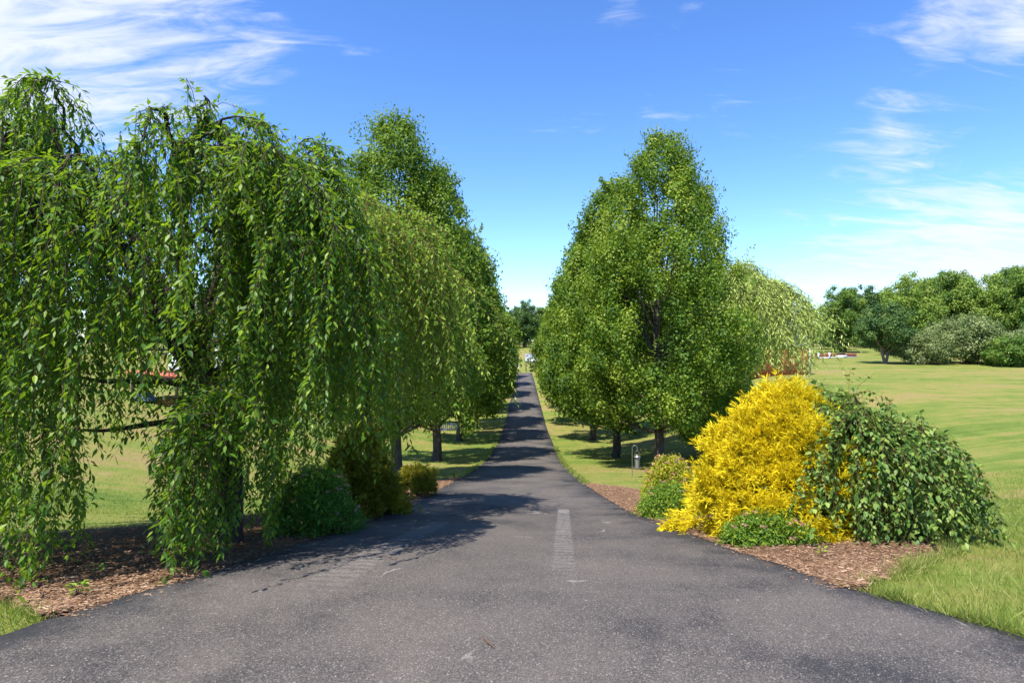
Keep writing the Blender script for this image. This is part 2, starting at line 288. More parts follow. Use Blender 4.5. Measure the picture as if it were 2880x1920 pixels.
def asphalt_mat():
    m, nt, out = newmat('asphalt'); b = pbsdf(nt, .82, .25); v = objco(nt)
    vo = nt.nodes.new('ShaderNodeTexVoronoi'); vo.inputs['Scale'].default_value = 140; nt.links.new(v, vo.inputs['Vector'])
    sepc = nt.nodes.new('ShaderNodeSeparateColor'); nt.links.new(vo.outputs['Color'], sepc.inputs[0])
    vo2 = nt.nodes.new('ShaderNodeTexVoronoi'); vo2.inputs['Scale'].default_value = 290; nt.links.new(v, vo2.inputs['Vector'])
    sepd = nt.nodes.new('ShaderNodeSeparateColor'); nt.links.new(vo2.outputs['Color'], sepd.inputs[0])
    patch = nz(nt, .55, 5, .6, v, .4); patch2 = nz(nt, 2.6, 5, .6, v)
    sep = nt.nodes.new('ShaderNodeSeparateXYZ'); nt.links.new(v, sep.inputs[0])
    # worn centre (attribute 'edge': 0 at the kerbless edge, 1 in the middle)
    ed = nt.nodes.new('ShaderNodeAttribute'); ed.attribute_name = 'edge'
    wear = mth(nt, 'MULTIPLY', mrange(nt, mth(nt, 'ADD', ed.outputs['Fac'], mth(nt, 'MULTIPLY', mth(nt, 'ADD', patch2, -.5), .5)), -.62, .48), mth(nt, 'ADD', mth(nt, 'MULTIPLY', patch, 2.5), mth(nt, 'MULTIPLY', patch2, .5)))
    wear = mth(nt, 'ADD', wear, -.92)
    thr = mth(nt, 'SUBTRACT', 1.02, mth(nt, 'MULTIPLY', wear, .95))
    sp = mrange(nt, mth(nt, 'SUBTRACT', sepc.outputs[0], thr), -.02, .10); sp2 = mrange(nt, mth(nt, 'SUBTRACT', sepd.outputs[0], mth(nt, 'ADD', thr, -.05)), -.02, .06)
    tar = mixc(nt, mrange(nt, nz(nt, 30, 5, .7, v), .3, .7), (.020, .020, .0215), (.038, .0375, .039))
    stone = ramp(nt, sepc.outputs[1], [(0, (.075, .062, .051)), (.5, (.125, .105, .088)), (.9, (.185, .160, .137)), (1, (.36, .32, .28))])
    c = mixc(nt, mth(nt, 'MULTIPLY', mth(nt, 'MAXIMUM', sp, mth(nt, 'MULTIPLY', sp2, .75)), .88), tar, stone)
    dust = mrange(nt, wear, .1, .8, 0, .34); c = mixc(nt, dust, c, (.104, .090, .078))
    # far end of the drive: aggregate too fine to see
    # tyre scuffs: two pale, comb-toothed strips
    def strip(x0, y0, x1, y1, w0, w1, fade):
        L = math.hypot(x1-x0, y1-y0); dx, dy = (x1-x0)/L, (y1-y0)/L
        px = mth(nt, 'SUBTRACT', sep.outputs[0], x0); py = mth(nt, 'SUBTRACT', sep.outputs[1], y0)
        al = mth(nt, 'ADD', mth(nt, 'MULTIPLY', px, dx), mth(nt, 'MULTIPLY', py, dy)); ac = mth(nt, 'SUBTRACT', mth(nt, 'MULTIPLY', py, dx), mth(nt, 'MULTIPLY', px, dy))
        ac = mth(nt, 'ABSOLUTE', mth(nt, 'ADD', ac, mth(nt, 'MULTIPLY', mth(nt, 'ADD', nz(nt, 14, 2, .5, v), -.5), .07)))
        t = mth(nt, 'DIVIDE', al, L); hw = mth(nt, 'ADD', w0, mth(nt, 'MULTIPLY', t, w1-w0))
        inside = mth(nt, 'MULTIPLY', mrange(nt, mth(nt, 'SUBTRACT', hw, ac), -.012, .012), mth(nt, 'MULTIPLY', mrange(nt, al, -.01, .015), mrange(nt, t, 1.0, .75)))
        comb = mrange(nt, mth(nt, 'SINE', mth(nt, 'ADD', mth(nt, 'MULTIPLY', al, 48), mth(nt, 'MULTIPLY', nz(nt, 5, 3, .5, v), 9))), -.9, .2)
        comb = mth(nt, 'MAXIMUM', comb, mrange(nt, t, .16, .05)) if fade < 1 else comb
        grain = mrange(nt, nz(nt, 34, 4, .7, v), .34, .62, .15, 1)
        return mth(nt, 'MULTIPLY', mth(nt, 'MULTIPLY', inside, grain), mth(nt, 'MULTIPLY', comb, mrange(nt, t, 1.05, .0, .28*fade, .85*fade)))
    s1 = strip(.83, 9.75, .36, 4.2, .085, .10, .98); s2 = strip(-.92, 8.0, -1.52, 3.9, .12, .20, 1.0)
    c = mixc(nt, mth(nt, 'MULTIPLY', s1, .62), c, (.36, .335, .31)); c = mixc(nt, mth(nt, 'MULTIPLY', s2, .55), c, (.34, .31, .29))
    # hairline pale scratches and a few cracks
    w = nt.nodes.new('ShaderNodeTexVoronoi'); w.feature = 'DISTANCE_TO_EDGE'; w.inputs['Scale'].default_value = .55
    nd = nt.nodes.new('ShaderNodeVectorMath'); nd.operation = 'ADD'; nt.links.new(v, nd.inputs[0])
    nn = nt.nodes.new('ShaderNodeTexNoise'); nn.inputs['Scale'].default_value = 1.7; nn.inputs['Detail'].default_value = 5; nt.links.new(v, nn.inputs['Vector']); nt.links.new(nn.outputs['Color'], nd.inputs[1]); nt.links.new(nd.outputs[0], w.inputs['Vector'])
    cr = mth(nt, 'MULTIPLY', mrange(nt, w.outputs['Distance'], .010, .003), mrange(nt, nz(nt, 1.1, 3, .6, v), .56, .64))
    c = mixc(nt, mth(nt, 'MULTIPLY', cr, .55), c, (.36, .32, .29))
    vs = nt.nodes.new('ShaderNodeTexVoronoi'); vs.inputs['Scale'].default_value = 3.2; nt.links.new(v, vs.inputs['Vector'])
    c = mixc(nt, mrange(nt, vs.outputs['Distance'], .035, .02, 0, .6), c, (.42, .38, .34))
    nt.links.new(c, b.inputs['Base Color']); bump(nt, mth(nt, 'ADD', sp, mth(nt, 'MULTIPLY', sepd.outputs[1], .5)), .45, .006, b)
    nt.links.new(b.outputs[0], out.inputs[0]); return m
def mulch_mat():
    m, nt, out = newmat('mulch'); b = pbsdf(nt, .95, .05); v = objco(nt, (1, 2.6, 1), (0, 0, .25)); n = nz(nt, 26, 6, .7, v, .5); n2 = nz(nt, 3, 3, .5, v)
    c = ramp(nt, n, [(.3, (.040, .022, .013)), (.47, (.12, .070, .040)), (.62, (.24, .145, .083)), (.78, (.36, .25, .16))]); c = mixc(nt, mrange(nt, n2, .5, .8, 0, .4), c, (.20, .12, .08))
    nt.links.new(c, b.inputs['Base Color']); bump(nt, n, 1, .03, b); nt.links.new(b.outputs[0], out.inputs[0]); return m
M['lawn'] = lawn_mat(); M['asphalt'] = asphalt_mat(); M['mulch'] = mulch_mat()

# ------------------------------------------------------------------ ground, drive, beds
def seg(*ps):
    out = []
    for a, b, st in ps: out.append(np.arange(a, b, st))
    return np.concatenate(out)
def grid(xs, ys):
    X, Y = np.meshgrid(xs, ys); nx, ny = len(xs), len(ys)
    i = np.arange(ny-1)[:, None]*nx+np.arange(nx-1)[None]; Q = np.stack([i, i+1, i+nx+1, i+nx], -1).reshape(-1, 4); return X.ravel(), Y.ravel(), Q
xs = seg((-1500, -200, 50), (-200, -60, 7), (-60, -9, 1), (-9, 9, .25), (9, 60, 1), (60, 200, 7), (200, 1501, 50))
ys = seg((-60, 2, 2), (2, 20, .2), (20, 100, .8), (100, 240, 5), (240, 1501, 40))
X, Y, Q = grid(xs, ys); Z = H(X, Y); Z = Z-np.where(inroad(X, Y, -.13) & (Y > -9), .08, 0)
rg = np.random.default_rng(5)
Z += np.where(inroad(X, Y, .3), 0, (rg.random(len(Z))-.5)*.02)*(np.abs(X) < 9)
lawn = meshobj('lawn', np.stack([X, Y, Z], 1), Q, M['lawn'], smooth=True); tag(lawn, 'mown green and straw coloured lawn rolling away on both sides of the drive', 'lawn', kind='structure')

yy = np.concatenate([seg((-8, 0, 1), (0, 2, .2), (2, 10, .06), (10, 30, .2), (30, 86.2, .8))]); nc = 40
tt = np.linspace(0, 1, nc); rr = np.random.default_rng(3); jl = np.convolve(rr.normal(size=len(yy)+8), np.ones(9)/9, 'valid')*.03; jr = np.convolve(rr.normal(size=len(yy)+8), np.ones(9)/9, 'valid')*.03
xl = XL(yy)+jl; xr_ = XR(yy)+jr
RX = xl[:, None]*(1-tt)+xr_[:, None]*tt; RY = np.repeat(yy[:, None], nc, 1); RZ = H(RX, RY)+.028+.012*np.sin(tt*math.pi)[None]
RX = np.concatenate([xl[:, None]-.01, RX, xr_[:, None]+.01], 1); RY = np.concatenate([RY[:, :1], RY, RY[:, :1]], 1); RZ = np.concatenate([RZ[:, :1]-.12, RZ, RZ[:, -1:]-.12], 1)
n2 = nc+2; i = np.arange(len(yy)-1)[:, None]*n2+np.arange(n2-1)[None]; Q = np.stack([i, i+1, i+n2+1, i+n2], -1).reshape(-1, 4)
drive = meshobj('driveway', np.stack([RX.ravel(), RY.ravel(), RZ.ravel()], 1), Q, M['asphalt'], smooth=True); tag(drive, 'long worn asphalt driveway running down between the two rows of trees', 'driveway', kind='structure')
ed = np.minimum(RX-XL(RY), XR(RY)-RX); ed = np.clip(ed/1.6, 0, 1)
a = drive.data.attributes.new('edge', 'FLOAT', 'POINT'); a.data.foreach_set('value', ed.ravel().astype(np.float32))

LEAFCHIP = None
def unit_mesh(name, tmpl, mat):
    me = bpy.data.meshes.new(name); me.from_pydata([tuple(v) for v in tmpl[0]], [], [tuple(f) for f in tmpl[1]]); me.materials.append(mat); return me
def singles(name, me, parent, origin, P, axis, normal, length, width, zs=None):
    x, y, z = frames(axis, normal); zs = width if zs is None else zs
    for k in range(len(P)):
        o = bpy.data.objects.new(name, me); COL.objects.link(o); o.parent = parent
        X_, Y_, Z_ = x[k]*width[k], y[k]*length[k], z[k]*zs[k]; p = P[k]-np.asarray(origin)
        o.matrix_local = Matrix(((X_[0], Y_[0], Z_[0], p[0]), (X_[1], Y_[1], Z_[1], p[1]), (X_[2], Y_[2], Z_[2], p[2]), (0, 0, 0, 1)))
def mulch_bed(label, bound, side, y0, y1, nchip, seed):
    rng = np.random.default_rng(seed)
    ys_ = np.arange(y0, y1, .09); nt_ = 36; t = np.linspace(0, 1, nt_); e = XL(ys_) if side < 0 else XR(ys_); bb = np.interp(ys_, bound[:, 1], bound[:, 0])
    e = e-side*.05
    BX = e[:, None]*(1-t)+bb[:, None]*t; BY = np.repeat(ys_[:, None], nt_, 1)
    BZ = H(BX, BY)+.015+.03*np.minimum(1, np.minimum(t*4, (1-t)*6))[None]+rng.normal(size=BX.shape)*.006
    BZ[:, 0] -= .05; BZ[:, -1] -= .05; BZ[0] -= .05; BZ[-1] -= .05
    i = np.arange(len(ys_)-1)[:, None]*nt_+np.arange(nt_-1)[None]; Q = np.stack([i, i+1, i+nt_+1, i+nt_], -1).reshape(-1, 4)
    if side < 0: Q = Q[:, ::-1]
    bed = meshobj('mulch_bed', np.stack([BX.ravel(), BY.ravel(), BZ.ravel()], 1), np.ascontiguousarray(Q), M['mulch'], smooth=True); tag(bed, label, 'mulch bed', kind='structure')
    # chips
    def pts(n):
        y = y0+(y1-y0)*rng.random(n)**1.9; t = rng.random(n)**1.15; e = (XL(y) if side < 0 else XR(y))+side*.0; b = np.interp(y, bound[:, 1], bound[:, 0]); x = e*(1-t)+b*t
        z = H(x, y)+.03+.03*np.minimum(1, np.minimum(t*4, (1-t)*6))+rng.random(n)*.008; return np.stack([x, y, z], 1)
    P = pts(nchip); n = nchip
    def dirs(n):
        th = rng.normal(.0, .7, n)+(0.35 if side < 0 else -.3); th += (rng.random(n) < .5)*math.pi
        return np.stack([np.cos(th), np.sin(th), rng.normal(0, .16, n)], 1), nrm(np.stack([rng.normal(0, .3, n), rng.normal(0, .3, n), np.ones(n)], 1))
    A, Nn = dirs(n); ln = .016+.045*rng.random(n)**2.2; wd = .004+.008*rng.random(n)**1.3
    d = np.linalg.norm(P[:, :2], axis=1); idx = np.argsort(d); near = np.zeros(n, bool); cand = idx[:n//5]; near[rng.choice(cand, 150, replace=False)] = True
    sp = rng.choice(n, 260, replace=False); P[sp, 0] = (XL(P[sp, 1]) if side < 0 else XR(P[sp, 1]))-side*np.abs(rng.normal(0, .09, 260)); P[sp, 2] = H(P[sp, 0], P[sp, 1])+.036
    V, F, k = leaves(P[~near], A[~near], Nn[~near], ln[~near], wd[~near], T_CHIP4, .006)
    c = meshobj('wood_chips', V, F, M['chip'], bed, np.repeat(rng.random((~near).sum()), k)); c['kind'] = 'stuff'
    m = near; singles('wood_chip', ME_CHIP, bed, (0, 0, 0), P[m]+[0, 0, .006], A[m], Nn[m], ln[m]*1.35+.012, wd[m]*1.2, np.full(150, .007))
    return bed
ME_CHIP = unit_mesh('wood_chip', T_CHIP, M['chip_o'])
mulch_bed('brown bark mulch bed under the weeping trees left of the drive', ML, -1, 3.88, 17.7, 26000, 11)
mulch_bed('tan bark mulch bed under the golden shrub right of the drive', MR, 1, 4.47, 15.6, 22000, 12)

# ------------------------------------------------------------------ grass blades
def grass(name, label, n, xr, yr, hgt, seed, wid=.004, dens=1.6, tmpl=T_STRIP):
    rng = np.random.default_rng(seed); y = yr[0]+(yr[1]-yr[0])*rng.random(n)**dens; x = xr[0]+(xr[1]-xr[0])*rng.random(n)
    vis = (np.abs(x)/np.maximum(y, .1) < .95) & ~inroad(x, y, .015) & ~inmulch(x, y) & (y > 2.6); x, y = x[vis], y[vis]; n = len(x)
    cl = np.sin(x*5.1+1.3*np.sin(y*4.3))*np.sin(y*6.7+1.1*np.sin(x*3.9)); h = hgt*np.clip(1.1-(y-4)/16, .5, 1.1)*(.55+.75*rng.random(n))*(1+.28*cl)
    A = np.stack([rng.normal(0, .5, n)-.1, rng.normal(0, .5, n), np.ones(n)], 1); Nn = np.stack([rng.normal(0, 1, n), rng.normal(-.6, 1, n), np.full(n, .4)], 1)
    P = np.stack([x, y, H(x, y)-.005], 1); w = np.maximum(wid, .0007*y)*(.7+.6*rng.random(n))
    V, F, k = leaves(P, A, Nn, h, w, tmpl, h*.5); r = np.clip(rng.random(n)*.75+.12+.16*cl, 0, 1)
    o = meshobj(name, V, F, M['blade'], None, np.repeat(r, k)); tag(o, label, 'grass', kind='stuff'); return o
grass('grass', 'long sunlit grass in the near right corner beside the asphalt', 80000, (2.4, 12), (3.2, 14), .085, 21, dens=2.3)
grass('grass', 'clipped grass patch in the near left corner beside the mulch', 16000, (-6.5, -2.8), (3.0, 4.6), .07, 22, dens=1)
grass('grass', 'short lawn grass seen under and behind the weeping cherry', 40000, (-13, -2.5), (6.5, 22), .055, 23, dens=1.5, tmpl=T_TRI)
grass('grass', 'short lawn grass on the verges under the pear rows', 80000, (-9, 9), (9, 44), .06, 24, dens=1.8, tmpl=T_TRI)

grass('grass', 'mown turf of the near right field behind the dwarf weeping shrub', 150000, (3.5, 46), (6.5, 60), .045, 30, dens=2.4, tmpl=T_TRI)
def fringe(label, pts, n, hgt, spread, seed):
    rng = np.random.default_rng(seed); pts = np.asarray(pts, float); sg = np.linalg.norm(np.diff(pts, axis=0), axis=1); cs = np.concatenate([[0], np.cumsum(sg)]); t = rng.random(n)*cs[-1]
    t = t+.06*np.sin(t*9)+.04*np.sin(t*23); x = np.interp(t, cs, pts[:, 0])+rng.normal(size=n)*spread; y = np.interp(t, cs, pts[:, 1])+rng.normal(size=n)*spread; cl = .5+.5*np.sin(t*7+2*np.sin(t*3.1)); k = rng.random(n) < .35+.65*cl; x, y, cl = x[k], y[k], cl[k]; n = len(x)
    h = hgt*(.4+.8*rng.random(n))*(.6+.7*cl); A = np.stack([rng.normal(0, .7, n), rng.normal(-.15, .6, n), np.ones(n)], 1); Nn = np.stack([rng.normal(0, 1, n), rng.normal(-.6, 1, n), np.full(n, .4)], 1)
    V, F, kk = leaves(np.stack([x, y, H(x, y)], 1), A, Nn, h, np.maximum(.004, .0007*y)*(.7+.7*rng.random(n)), T_STRIP, h*.6); o = meshobj('grass', V, F, M['blade'], None, np.repeat(rng.random(n), kk)); tag(o, label, 'grass', kind='stuff')
edge = lambda f, a, b: [(float(f(y)), y) for y in np.arange(a, b, .2)]
fringe('ragged grass fringe where the right lawn meets the mulch', MR[:6], 5200, .12, .05, 25); fringe('ragged grass fringe along the right asphalt edge at the corner', [(x+.05, y) for x, y in edge(XR, 2.6, 4.5)], 5200, .11, .035, 26)
fringe('ragged grass fringe along the left mulch in the corner', list(ML[:3])+[(-6, 4.6)], 3000, .10, .05, 27); fringe('grass fringe along the right verge of the drive', [(x+.06, y) for x, y in edge(XR, 15.3, 32)], 7000, .10, .05, 28)
fringe('grass fringe along the left verge of the drive', [(x-.06, y) for x, y in edge(XL, 17.3, 34)], 7000, .10, .05, 29)
# ------------------------------------------------------------------ trees
CL = {}
def crown(rng, C, R, per, lsize, upb=.45, squash=1.0, surf=.55, lw=.62, tmpl=T_DIAMOND):
    """leaf positions for clumps at C with radii R"""
    k = np.maximum(3, (per*(R/R.mean())**2).astype(int)); idx = np.repeat(np.arange(len(C)), k); n = len(idx); d = rsph(rng, n); rr = R[idx]*(surf+(1-surf)*rng.random(n))*(1+.25*rng.normal(size=n)*.5)
    CL['r'] = np.clip(.5+.30*rng.normal(size=len(C))[idx]+.20*rng.normal(size=n), 0, 1)
    P = C[idx]+d*rr[:, None]*np.array([1, 1, squash]); Nn = nrm(d*1.0+np.array([0, 0, upb])+rng.normal(size=(n, 3))*.38); A = nrm(np.cross(Nn, rsph(rng, n))+np.array([0, 0, -.25])); s = lsize*(.7+.6*rng.random(n))
    return P, A, Nn, s, s*lw
def pear(seed, h, w, nclump, per, lsize, twin=False, side=10):
    rng = np.random.default_rng(seed); z0 = 1.55
    hs = z0+(h-z0)*np.array([0, .1, .22, .36, .52, .68, .82, .93, 1.0]); ws = w*np.array([.55, .86, 1.0, .98, .86, .68, .48, .30, .10])
    zt = rng.random(nclump*6)*(h-z0)+z0; zt = zt[rng.random(len(zt)) < (np.interp(zt, hs, ws)/w)**.5][:nclump]; n = len(zt)
    th = rng.random(n)*2*math.pi; lob = 1+.10*np.sin(3*th+zt*.7+seed)+.09*np.sin(5*th-zt*1.3)+.07*rng.normal(size=n); rad = np.interp(zt, hs, ws)*lob*np.where(rng.random(n) < .62, .82+.16*rng.random(n), np.sqrt(.12+.7*rng.random(n)))
    C = np.stack([rad*np.cos(th), rad*np.sin(th), zt], 1); R = (.30+.30*rng.random(n)**1.5)*np.clip(.78+rad*.16, .78, 1.12)
    pk = np.sin(2.0*C[:, 0]+seed)+np.sin(2.2*C[:, 1]+1+seed)+np.sin(1.6*C[:, 2]+2); kp = (pk > -1.6) | (zt > h*.85); C, R, zt = C[kp], R[kp], zt[kp]; n = len(C)
    if twin:
        top = zt > h*.84; C[top, 0] += np.where(rng.random(top.sum()) < .5, -.14, .14)*np.clip((zt[top]/h-.84)*7, 0, 1)
    P, A, Nn, s, lw = crown(rng, C, R, per, lsize, .5, 1.25, .25); tone = CL['r']
    # ragged single shoots at the outline
    ns = int(n*.45); zi = rng.random(ns)*(h-z0)*.98+z0; t2 = rng.random(ns)*2*math.pi; r2 = np.interp(zi, hs, ws)*(1.0+.12*rng.random(ns))
    Bp = np.stack([r2*np.cos(t2), r2*np.sin(t2), zi], 1); dirn = nrm(np.stack([np.cos(t2)*.6, np.sin(t2)*.6, np.full(ns, 1.0)], 1)+rng.normal(size=(ns, 3))*.25)
    m = 16; u = np.linspace(0, .5, m); SP = (Bp[:, None]+dirn[:, None]*u[None, :, None]).reshape(-1, 3)+rng.normal(size=(ns*m, 3))*.035
    sN = nrm(rng.normal(size=(ns*m, 3))+[0, 0, .6]); sA = nrm(np.repeat(dirn, m, 0)*.5+rng.normal(size=(ns*m, 3)))
    P = np.concatenate([P, SP]); A = np.concatenate([A, sA]); Nn = np.concatenate([Nn, sN]); s = np.concatenate([s, np.full(ns*m, lsize)]); lw = np.concatenate([lw, np.full(ns*m, lsize*.6)])
    tone = np.concatenate([tone, np.clip(rng.normal(.65, .2, ns*m), 0, 1)])
    tr = MB(); tz = np.array([-.15, .05, .5, 1.2, 2.0, 3.2, 5, h*.6, h*.82]); tx = np.cumsum(rng.normal(size=len(tz))*.035); ty = np.cumsum(rng.normal(size=len(tz))*.035)
    tr.tube(np.stack([tx, ty, tz], 1), np.array([.27, .21, .175, .16, .16, .12, .08, .05, .02])*(h/11.5), side)
    lb = MB()
    for j in rng.choice(n, min(n, 46), replace=False):
        c = C[j]; b0 = max(1.25, c[2]*.52-.2); st = np.array([np.interp(b0, tz, tx), np.interp(b0, tz, ty), b0]); mid = (st+c)/2+np.array([c[0]*.16, c[1]*.16, -.25])
        u = np.linspace(0, 1, 7)[:, None]; pts = st*(1-u)**2+2*mid*u*(1-u)+c*u**2; lb.tube(pts, np.linspace(.055, .012, 7), 5)
    return dict(P=P, A=A, N=Nn, s=s, w=lw, tr=tr, lb=lb, rng=rng, tone=tone)
def pear_tree(data, loc, label):
    e = empty('pear_tree', loc, label, 'tree', 'pear trees lining the drive')
    data['tr'].build('trunk', M['bark_pear'], e, smooth=True); o = data['lb'].build('limbs', M['bark_pear'], e, smooth=True)
    leafobj('crown', M['pear'], e, None, data['rng'], data['P'], data['A'], data['N'], data['s'], data['w'], T_DIAMOND, data['tone'])
    return e
def at(x, y): return (x, y, g(x, y))
R1 = pear_tree(pear(101, 12.1, 3.1, 700, 205, .098), at(5.5, 22.2), 'nearest and tallest pear tree on the right, with two tips, behind the golden shrub')
L0 = pear_tree(pear(102, 10.4, 2.5, 500, 185, .09), at(-3.45, 17.5), 'tall pointed pear tree rising directly behind the weeping cherry')
PF = pear_tree(pear(103, 12.3, 2.8, 370, 135, .145), at(-3.26, 25.7), 'first pear tree left of the drive whose bare trunk shows beside the drooping branches')
PG = pear_tree(pear(104, 12.3, 2.95, 370, 135, .145), at(4.61, 27.0), 'second pear tree on the right side of the drive counted from the near end')
rots = random.Random(4)
for (x, y, src, sc, lab) in [(-3.02, 34.9, PG, 1.0, 'second left pear tree trunk beyond the bare trunk beside the slatted bench'), (-2.72, 42.2, PF, 1.0, 'third left pear tree trunk counted from the near end of the left row'),
                             (-2.5, 51, PG, .9, 'fourth pear tree of the left row beside the drive'), (-2.25, 60, PF, .85, 'fifth pear tree of the left row beside the drive'), (-1.95, 69, PG, .8, 'sixth pear tree of the left row, next to last at the far end'), (-1.6, 78, PF, .72, 'last pear tree of the left row by the white chair at the far end'),
                             (4.73, 35.6, PF, 1.02, 'third pear tree on the right side of the drive counted from the near end'), (4.73, 44.4, PG, .98, 'fourth pear tree on the right side of the drive counted from the near end'), (4.95, 53, PF, .92, 'fifth pear tree of the right row beside the drive'), (5.1, 62, PG, .85, 'sixth pear tree of the right row, next to last at the far end'), (5.2, 71, PF, .78, 'last pear tree of the right row before the pale roofed shelter')]:
    copy_tree(src, at(x, y), lab, rots.random()*6.28, sc*1.0)

def weep(rng, base, fork, cx, cy, rx, ry, zc, zr, narch, nper, zend, step=.06, lf=.09, lw=.036, wind=(-.02, 0, 0), front=0., maxlen=3.6, trunk_r=.1, per_step=2, arch_up=.5, grav=.16, minlen=.35, tilt=0., curtains=(), short=7, stop=None, lowlimbs=(), upfrac=.14, ez=.22, ftilt=0.):
    """weeping tree: arching limbs and hanging strands; returns dict of arrays. world coordinates"""
    tr = MB(); lb = MB(); sd = MB(); base = np.array(base); fork = np.array(fork)
    u = np.linspace(0, 1, 9)[:, None]; bend = np.array([(fork[0]-base[0])*-.35+.05, .05, 0]); tp = base*(1-u)+fork*u+bend*np.sin(u*math.pi); tp[0, 2] -= .15
    tr.tube(tp, np.linspace(trunk_r*1.25, trunk_r*.85, 9)*np.array([1.25]+[1]*8), 9)
    S0 = []; D0 = []; LF = []
    for (f_, dx, dy, dz) in lowlimbs:
        a0 = base*(1-f_)+fork*f_+bend*math.sin(f_*math.pi); uu = np.linspace(0, 1, 8)[:, None]; lb.tube(a0+uu*np.array([dx, dy, dz])+np.sin(uu*5)*np.array([.03, .02, .07]), np.linspace(.05, .012, 8), 7)
    nsc = 7; sth = (np.arange(nsc)+rng.random(nsc)*.7)*2*math.pi/nsc; sc = []
    for k in range(nsc):
        e_ = np.array([cx+rx*.48*math.cos(sth[k]), cy+ry*.48*math.sin(sth[k]), zr+(zc-zr)*(.35+.4*rng.random())]); f0 = fork+(base-fork)*rng.random()*.22; uu = np.linspace(0, 1, 9)[:, None]; m_ = f0*.6+e_*.4+np.array([0, 0, .25*(zc-zr)])
        q = f0*(1-uu)**2+2*m_*uu*(1-uu)+e_*uu**2+np.concatenate([np.zeros((1, 3)), rng.normal(size=(8, 3))*.03]); lb.tube(q, np.linspace(trunk_r*.6, trunk_r*.26, 9), 7); sc.append(q)
    for k in range(narch):
        th = rng.random()*2*math.pi; rho = math.sqrt(.12+.88*rng.random())
        E = np.array([cx+rx*rho*math.cos(th), cy+ry*rho*math.sin(th), zr+(zc-zr)*math.sqrt(max(0, 1-rho*rho*.9))+rng.normal()*ez*min(1.8, zc-zr)])
        E[2] -= tilt*(E[0]-cx)+ftilt*max(0, cy-E[1])
        fk = sc[int(np.argmin(np.abs((sth-th+math.pi) % (2*math.pi)-math.pi)))][rng.integers(5, 9)]; mid = fk*.45+E*.55; mid[2] = max(E[2], fk[2])+arch_up*(.15+1.0*rng.random()); uu = np.linspace(0, 1, 14)[:, None]
        pts = fk*(1-uu)**2+2*mid*uu*(1-uu)+E*uu**2+np.concatenate([np.zeros((1, 3)), rng.normal(size=(13, 3))*.025]); lb.tube(pts, trunk_r*.24*(.6+.5*rng.random())*np.linspace(1, .06, 14)**1.2+.003, 5)
        tb = .28+.70*np.sqrt(rng.random(4)); tb[0] = .97
        for j in range(nper):
            t = min(1., max(.2, tb[j % 4]+rng.normal()*.035)); f = t*13; i0 = min(12, int(f)); p = pts[i0]*(1-(f-i0))+pts[i0+1]*(f-i0); tg = nrm((pts[i0+1]-pts[i0])[None])[0]
            out = np.array([math.cos(th), math.sin(th), 0]); sid = np.array([-math.sin(th), math.cos(th), 0])*rng.normal()*.8
            d = tg*.7+sid+out*.5*rng.random()+np.array([0, 0, .35*rng.random()]); S0.append(p); D0.append(d); LF.append(0)
        for j in range(short):
            t = .25+.75*rng.random(); f = t*13; i0 = min(12, int(f)); p = pts[i0]*(1-(f-i0))+pts[i0+1]*(f-i0); S0.append(p); D0.append(nrm((pts[i0+1]-pts[i0])[None])[0]*.4+rng.normal(size=3)*.6); LF.append(1)
    p = np.array(S0); d = nrm(np.array(D0)); n = len(p); L = minlen+(maxlen-minlen)*rng.random(n)**.75; L = np.where(np.array(LF) > 0, (.12+.16*rng.random(n))*maxlen, L); ze = zend(p, rng)
    for (cnt, x0, x1, y0, y1, z0, z1, e0, e1) in curtains:      # dense hanging curtains round the skirt: start box and the height where they end
        yq = y0+(y1-y0)*rng.random(cnt); q = np.stack([yq*(x0+(x1-x0)*rng.random(cnt)), yq, z0+(z1-z0)*rng.random(cnt)], 1); p = np.concatenate([p, q]); L = np.concatenate([L, np.full(cnt, 9.)])
        d = np.concatenate([d, nrm(rng.normal(size=(cnt, 3))*.35+[-.1, .05, 0])]); ze = np.concatenate([ze, H(q[:, 0], q[:, 1])+e0+(e1-e0)*rng.random(cnt)**1.6])
    d[:, 2] = np.minimum(d[:, 2], np.where(rng.random(len(d)) < upfrac, .75, .25)); d = nrm(d); n = len(p); iscur = np.arange(n) >= len(S0); ur = rng.random(n); alive = np.ones(n, bool); steps = int((maxlen+.6)/step); path = [p.copy()]; am = [alive.copy()]
    wv = np.array(wind); LP = []; LA = []; LN = []; gk = grav*(.8+.5*rng.random(n)); sw = rng.normal(size=(n, 3))*.035
    for s in range(steps):
        d = nrm(d+np.array([0, 0, -1])*gk[:, None]+wv+sw+rng.normal(size=(n, 3))*.05); p = p+d*step*alive[:, None]; alive = alive & (s*step < L) & (p[:, 2] > ze)
        if stop is not None: alive = alive & ~stop(p, iscur, ur)
        path.append(p.copy()); am.append(alive.copy())
        a = np.where(alive)[0]
        for q in range(per_step):
            m = len(a); r = rsph(rng, m); side = nrm(np.cross(d[a], r)); ax = nrm(d[a]*.5+side*(.5+.7*rng.random((m, 1)))+np.array([0, 0, -.4])+wv*6); LP.append(p[a]-d[a]*step*rng.random((m, 1))+side*(lf*.35*rng.random((m, 1)))); LA.append(ax)
            LN.append(nrm(np.cross(ax, np.cross(np.array([0, 0, 1.]), ax))+rng.normal(size=(m, 3))*.55+side*.5))
    path = np.array(path); am = np.array(am)
    for k in range(n):
        c = int(am[:, k].sum()); 
        if c < 3: continue
        q = path[:c+1:5, k]
        if len(q) >= 2: sd.tube(q, np.linspace(.0045, .0018, len(q))*(lf/.09), 3)
    P = np.concatenate(LP); A = np.concatenate(LA); Nn = np.concatenate(LN); m = len(P); sz = (.5+.75*rng.random(m))
    return dict(P=P, A=A, N=Nn, s=lf*sz, w=lw*sz*(.85+.3*rng.random(m)), tr=tr, lb=lb, sd=sd)
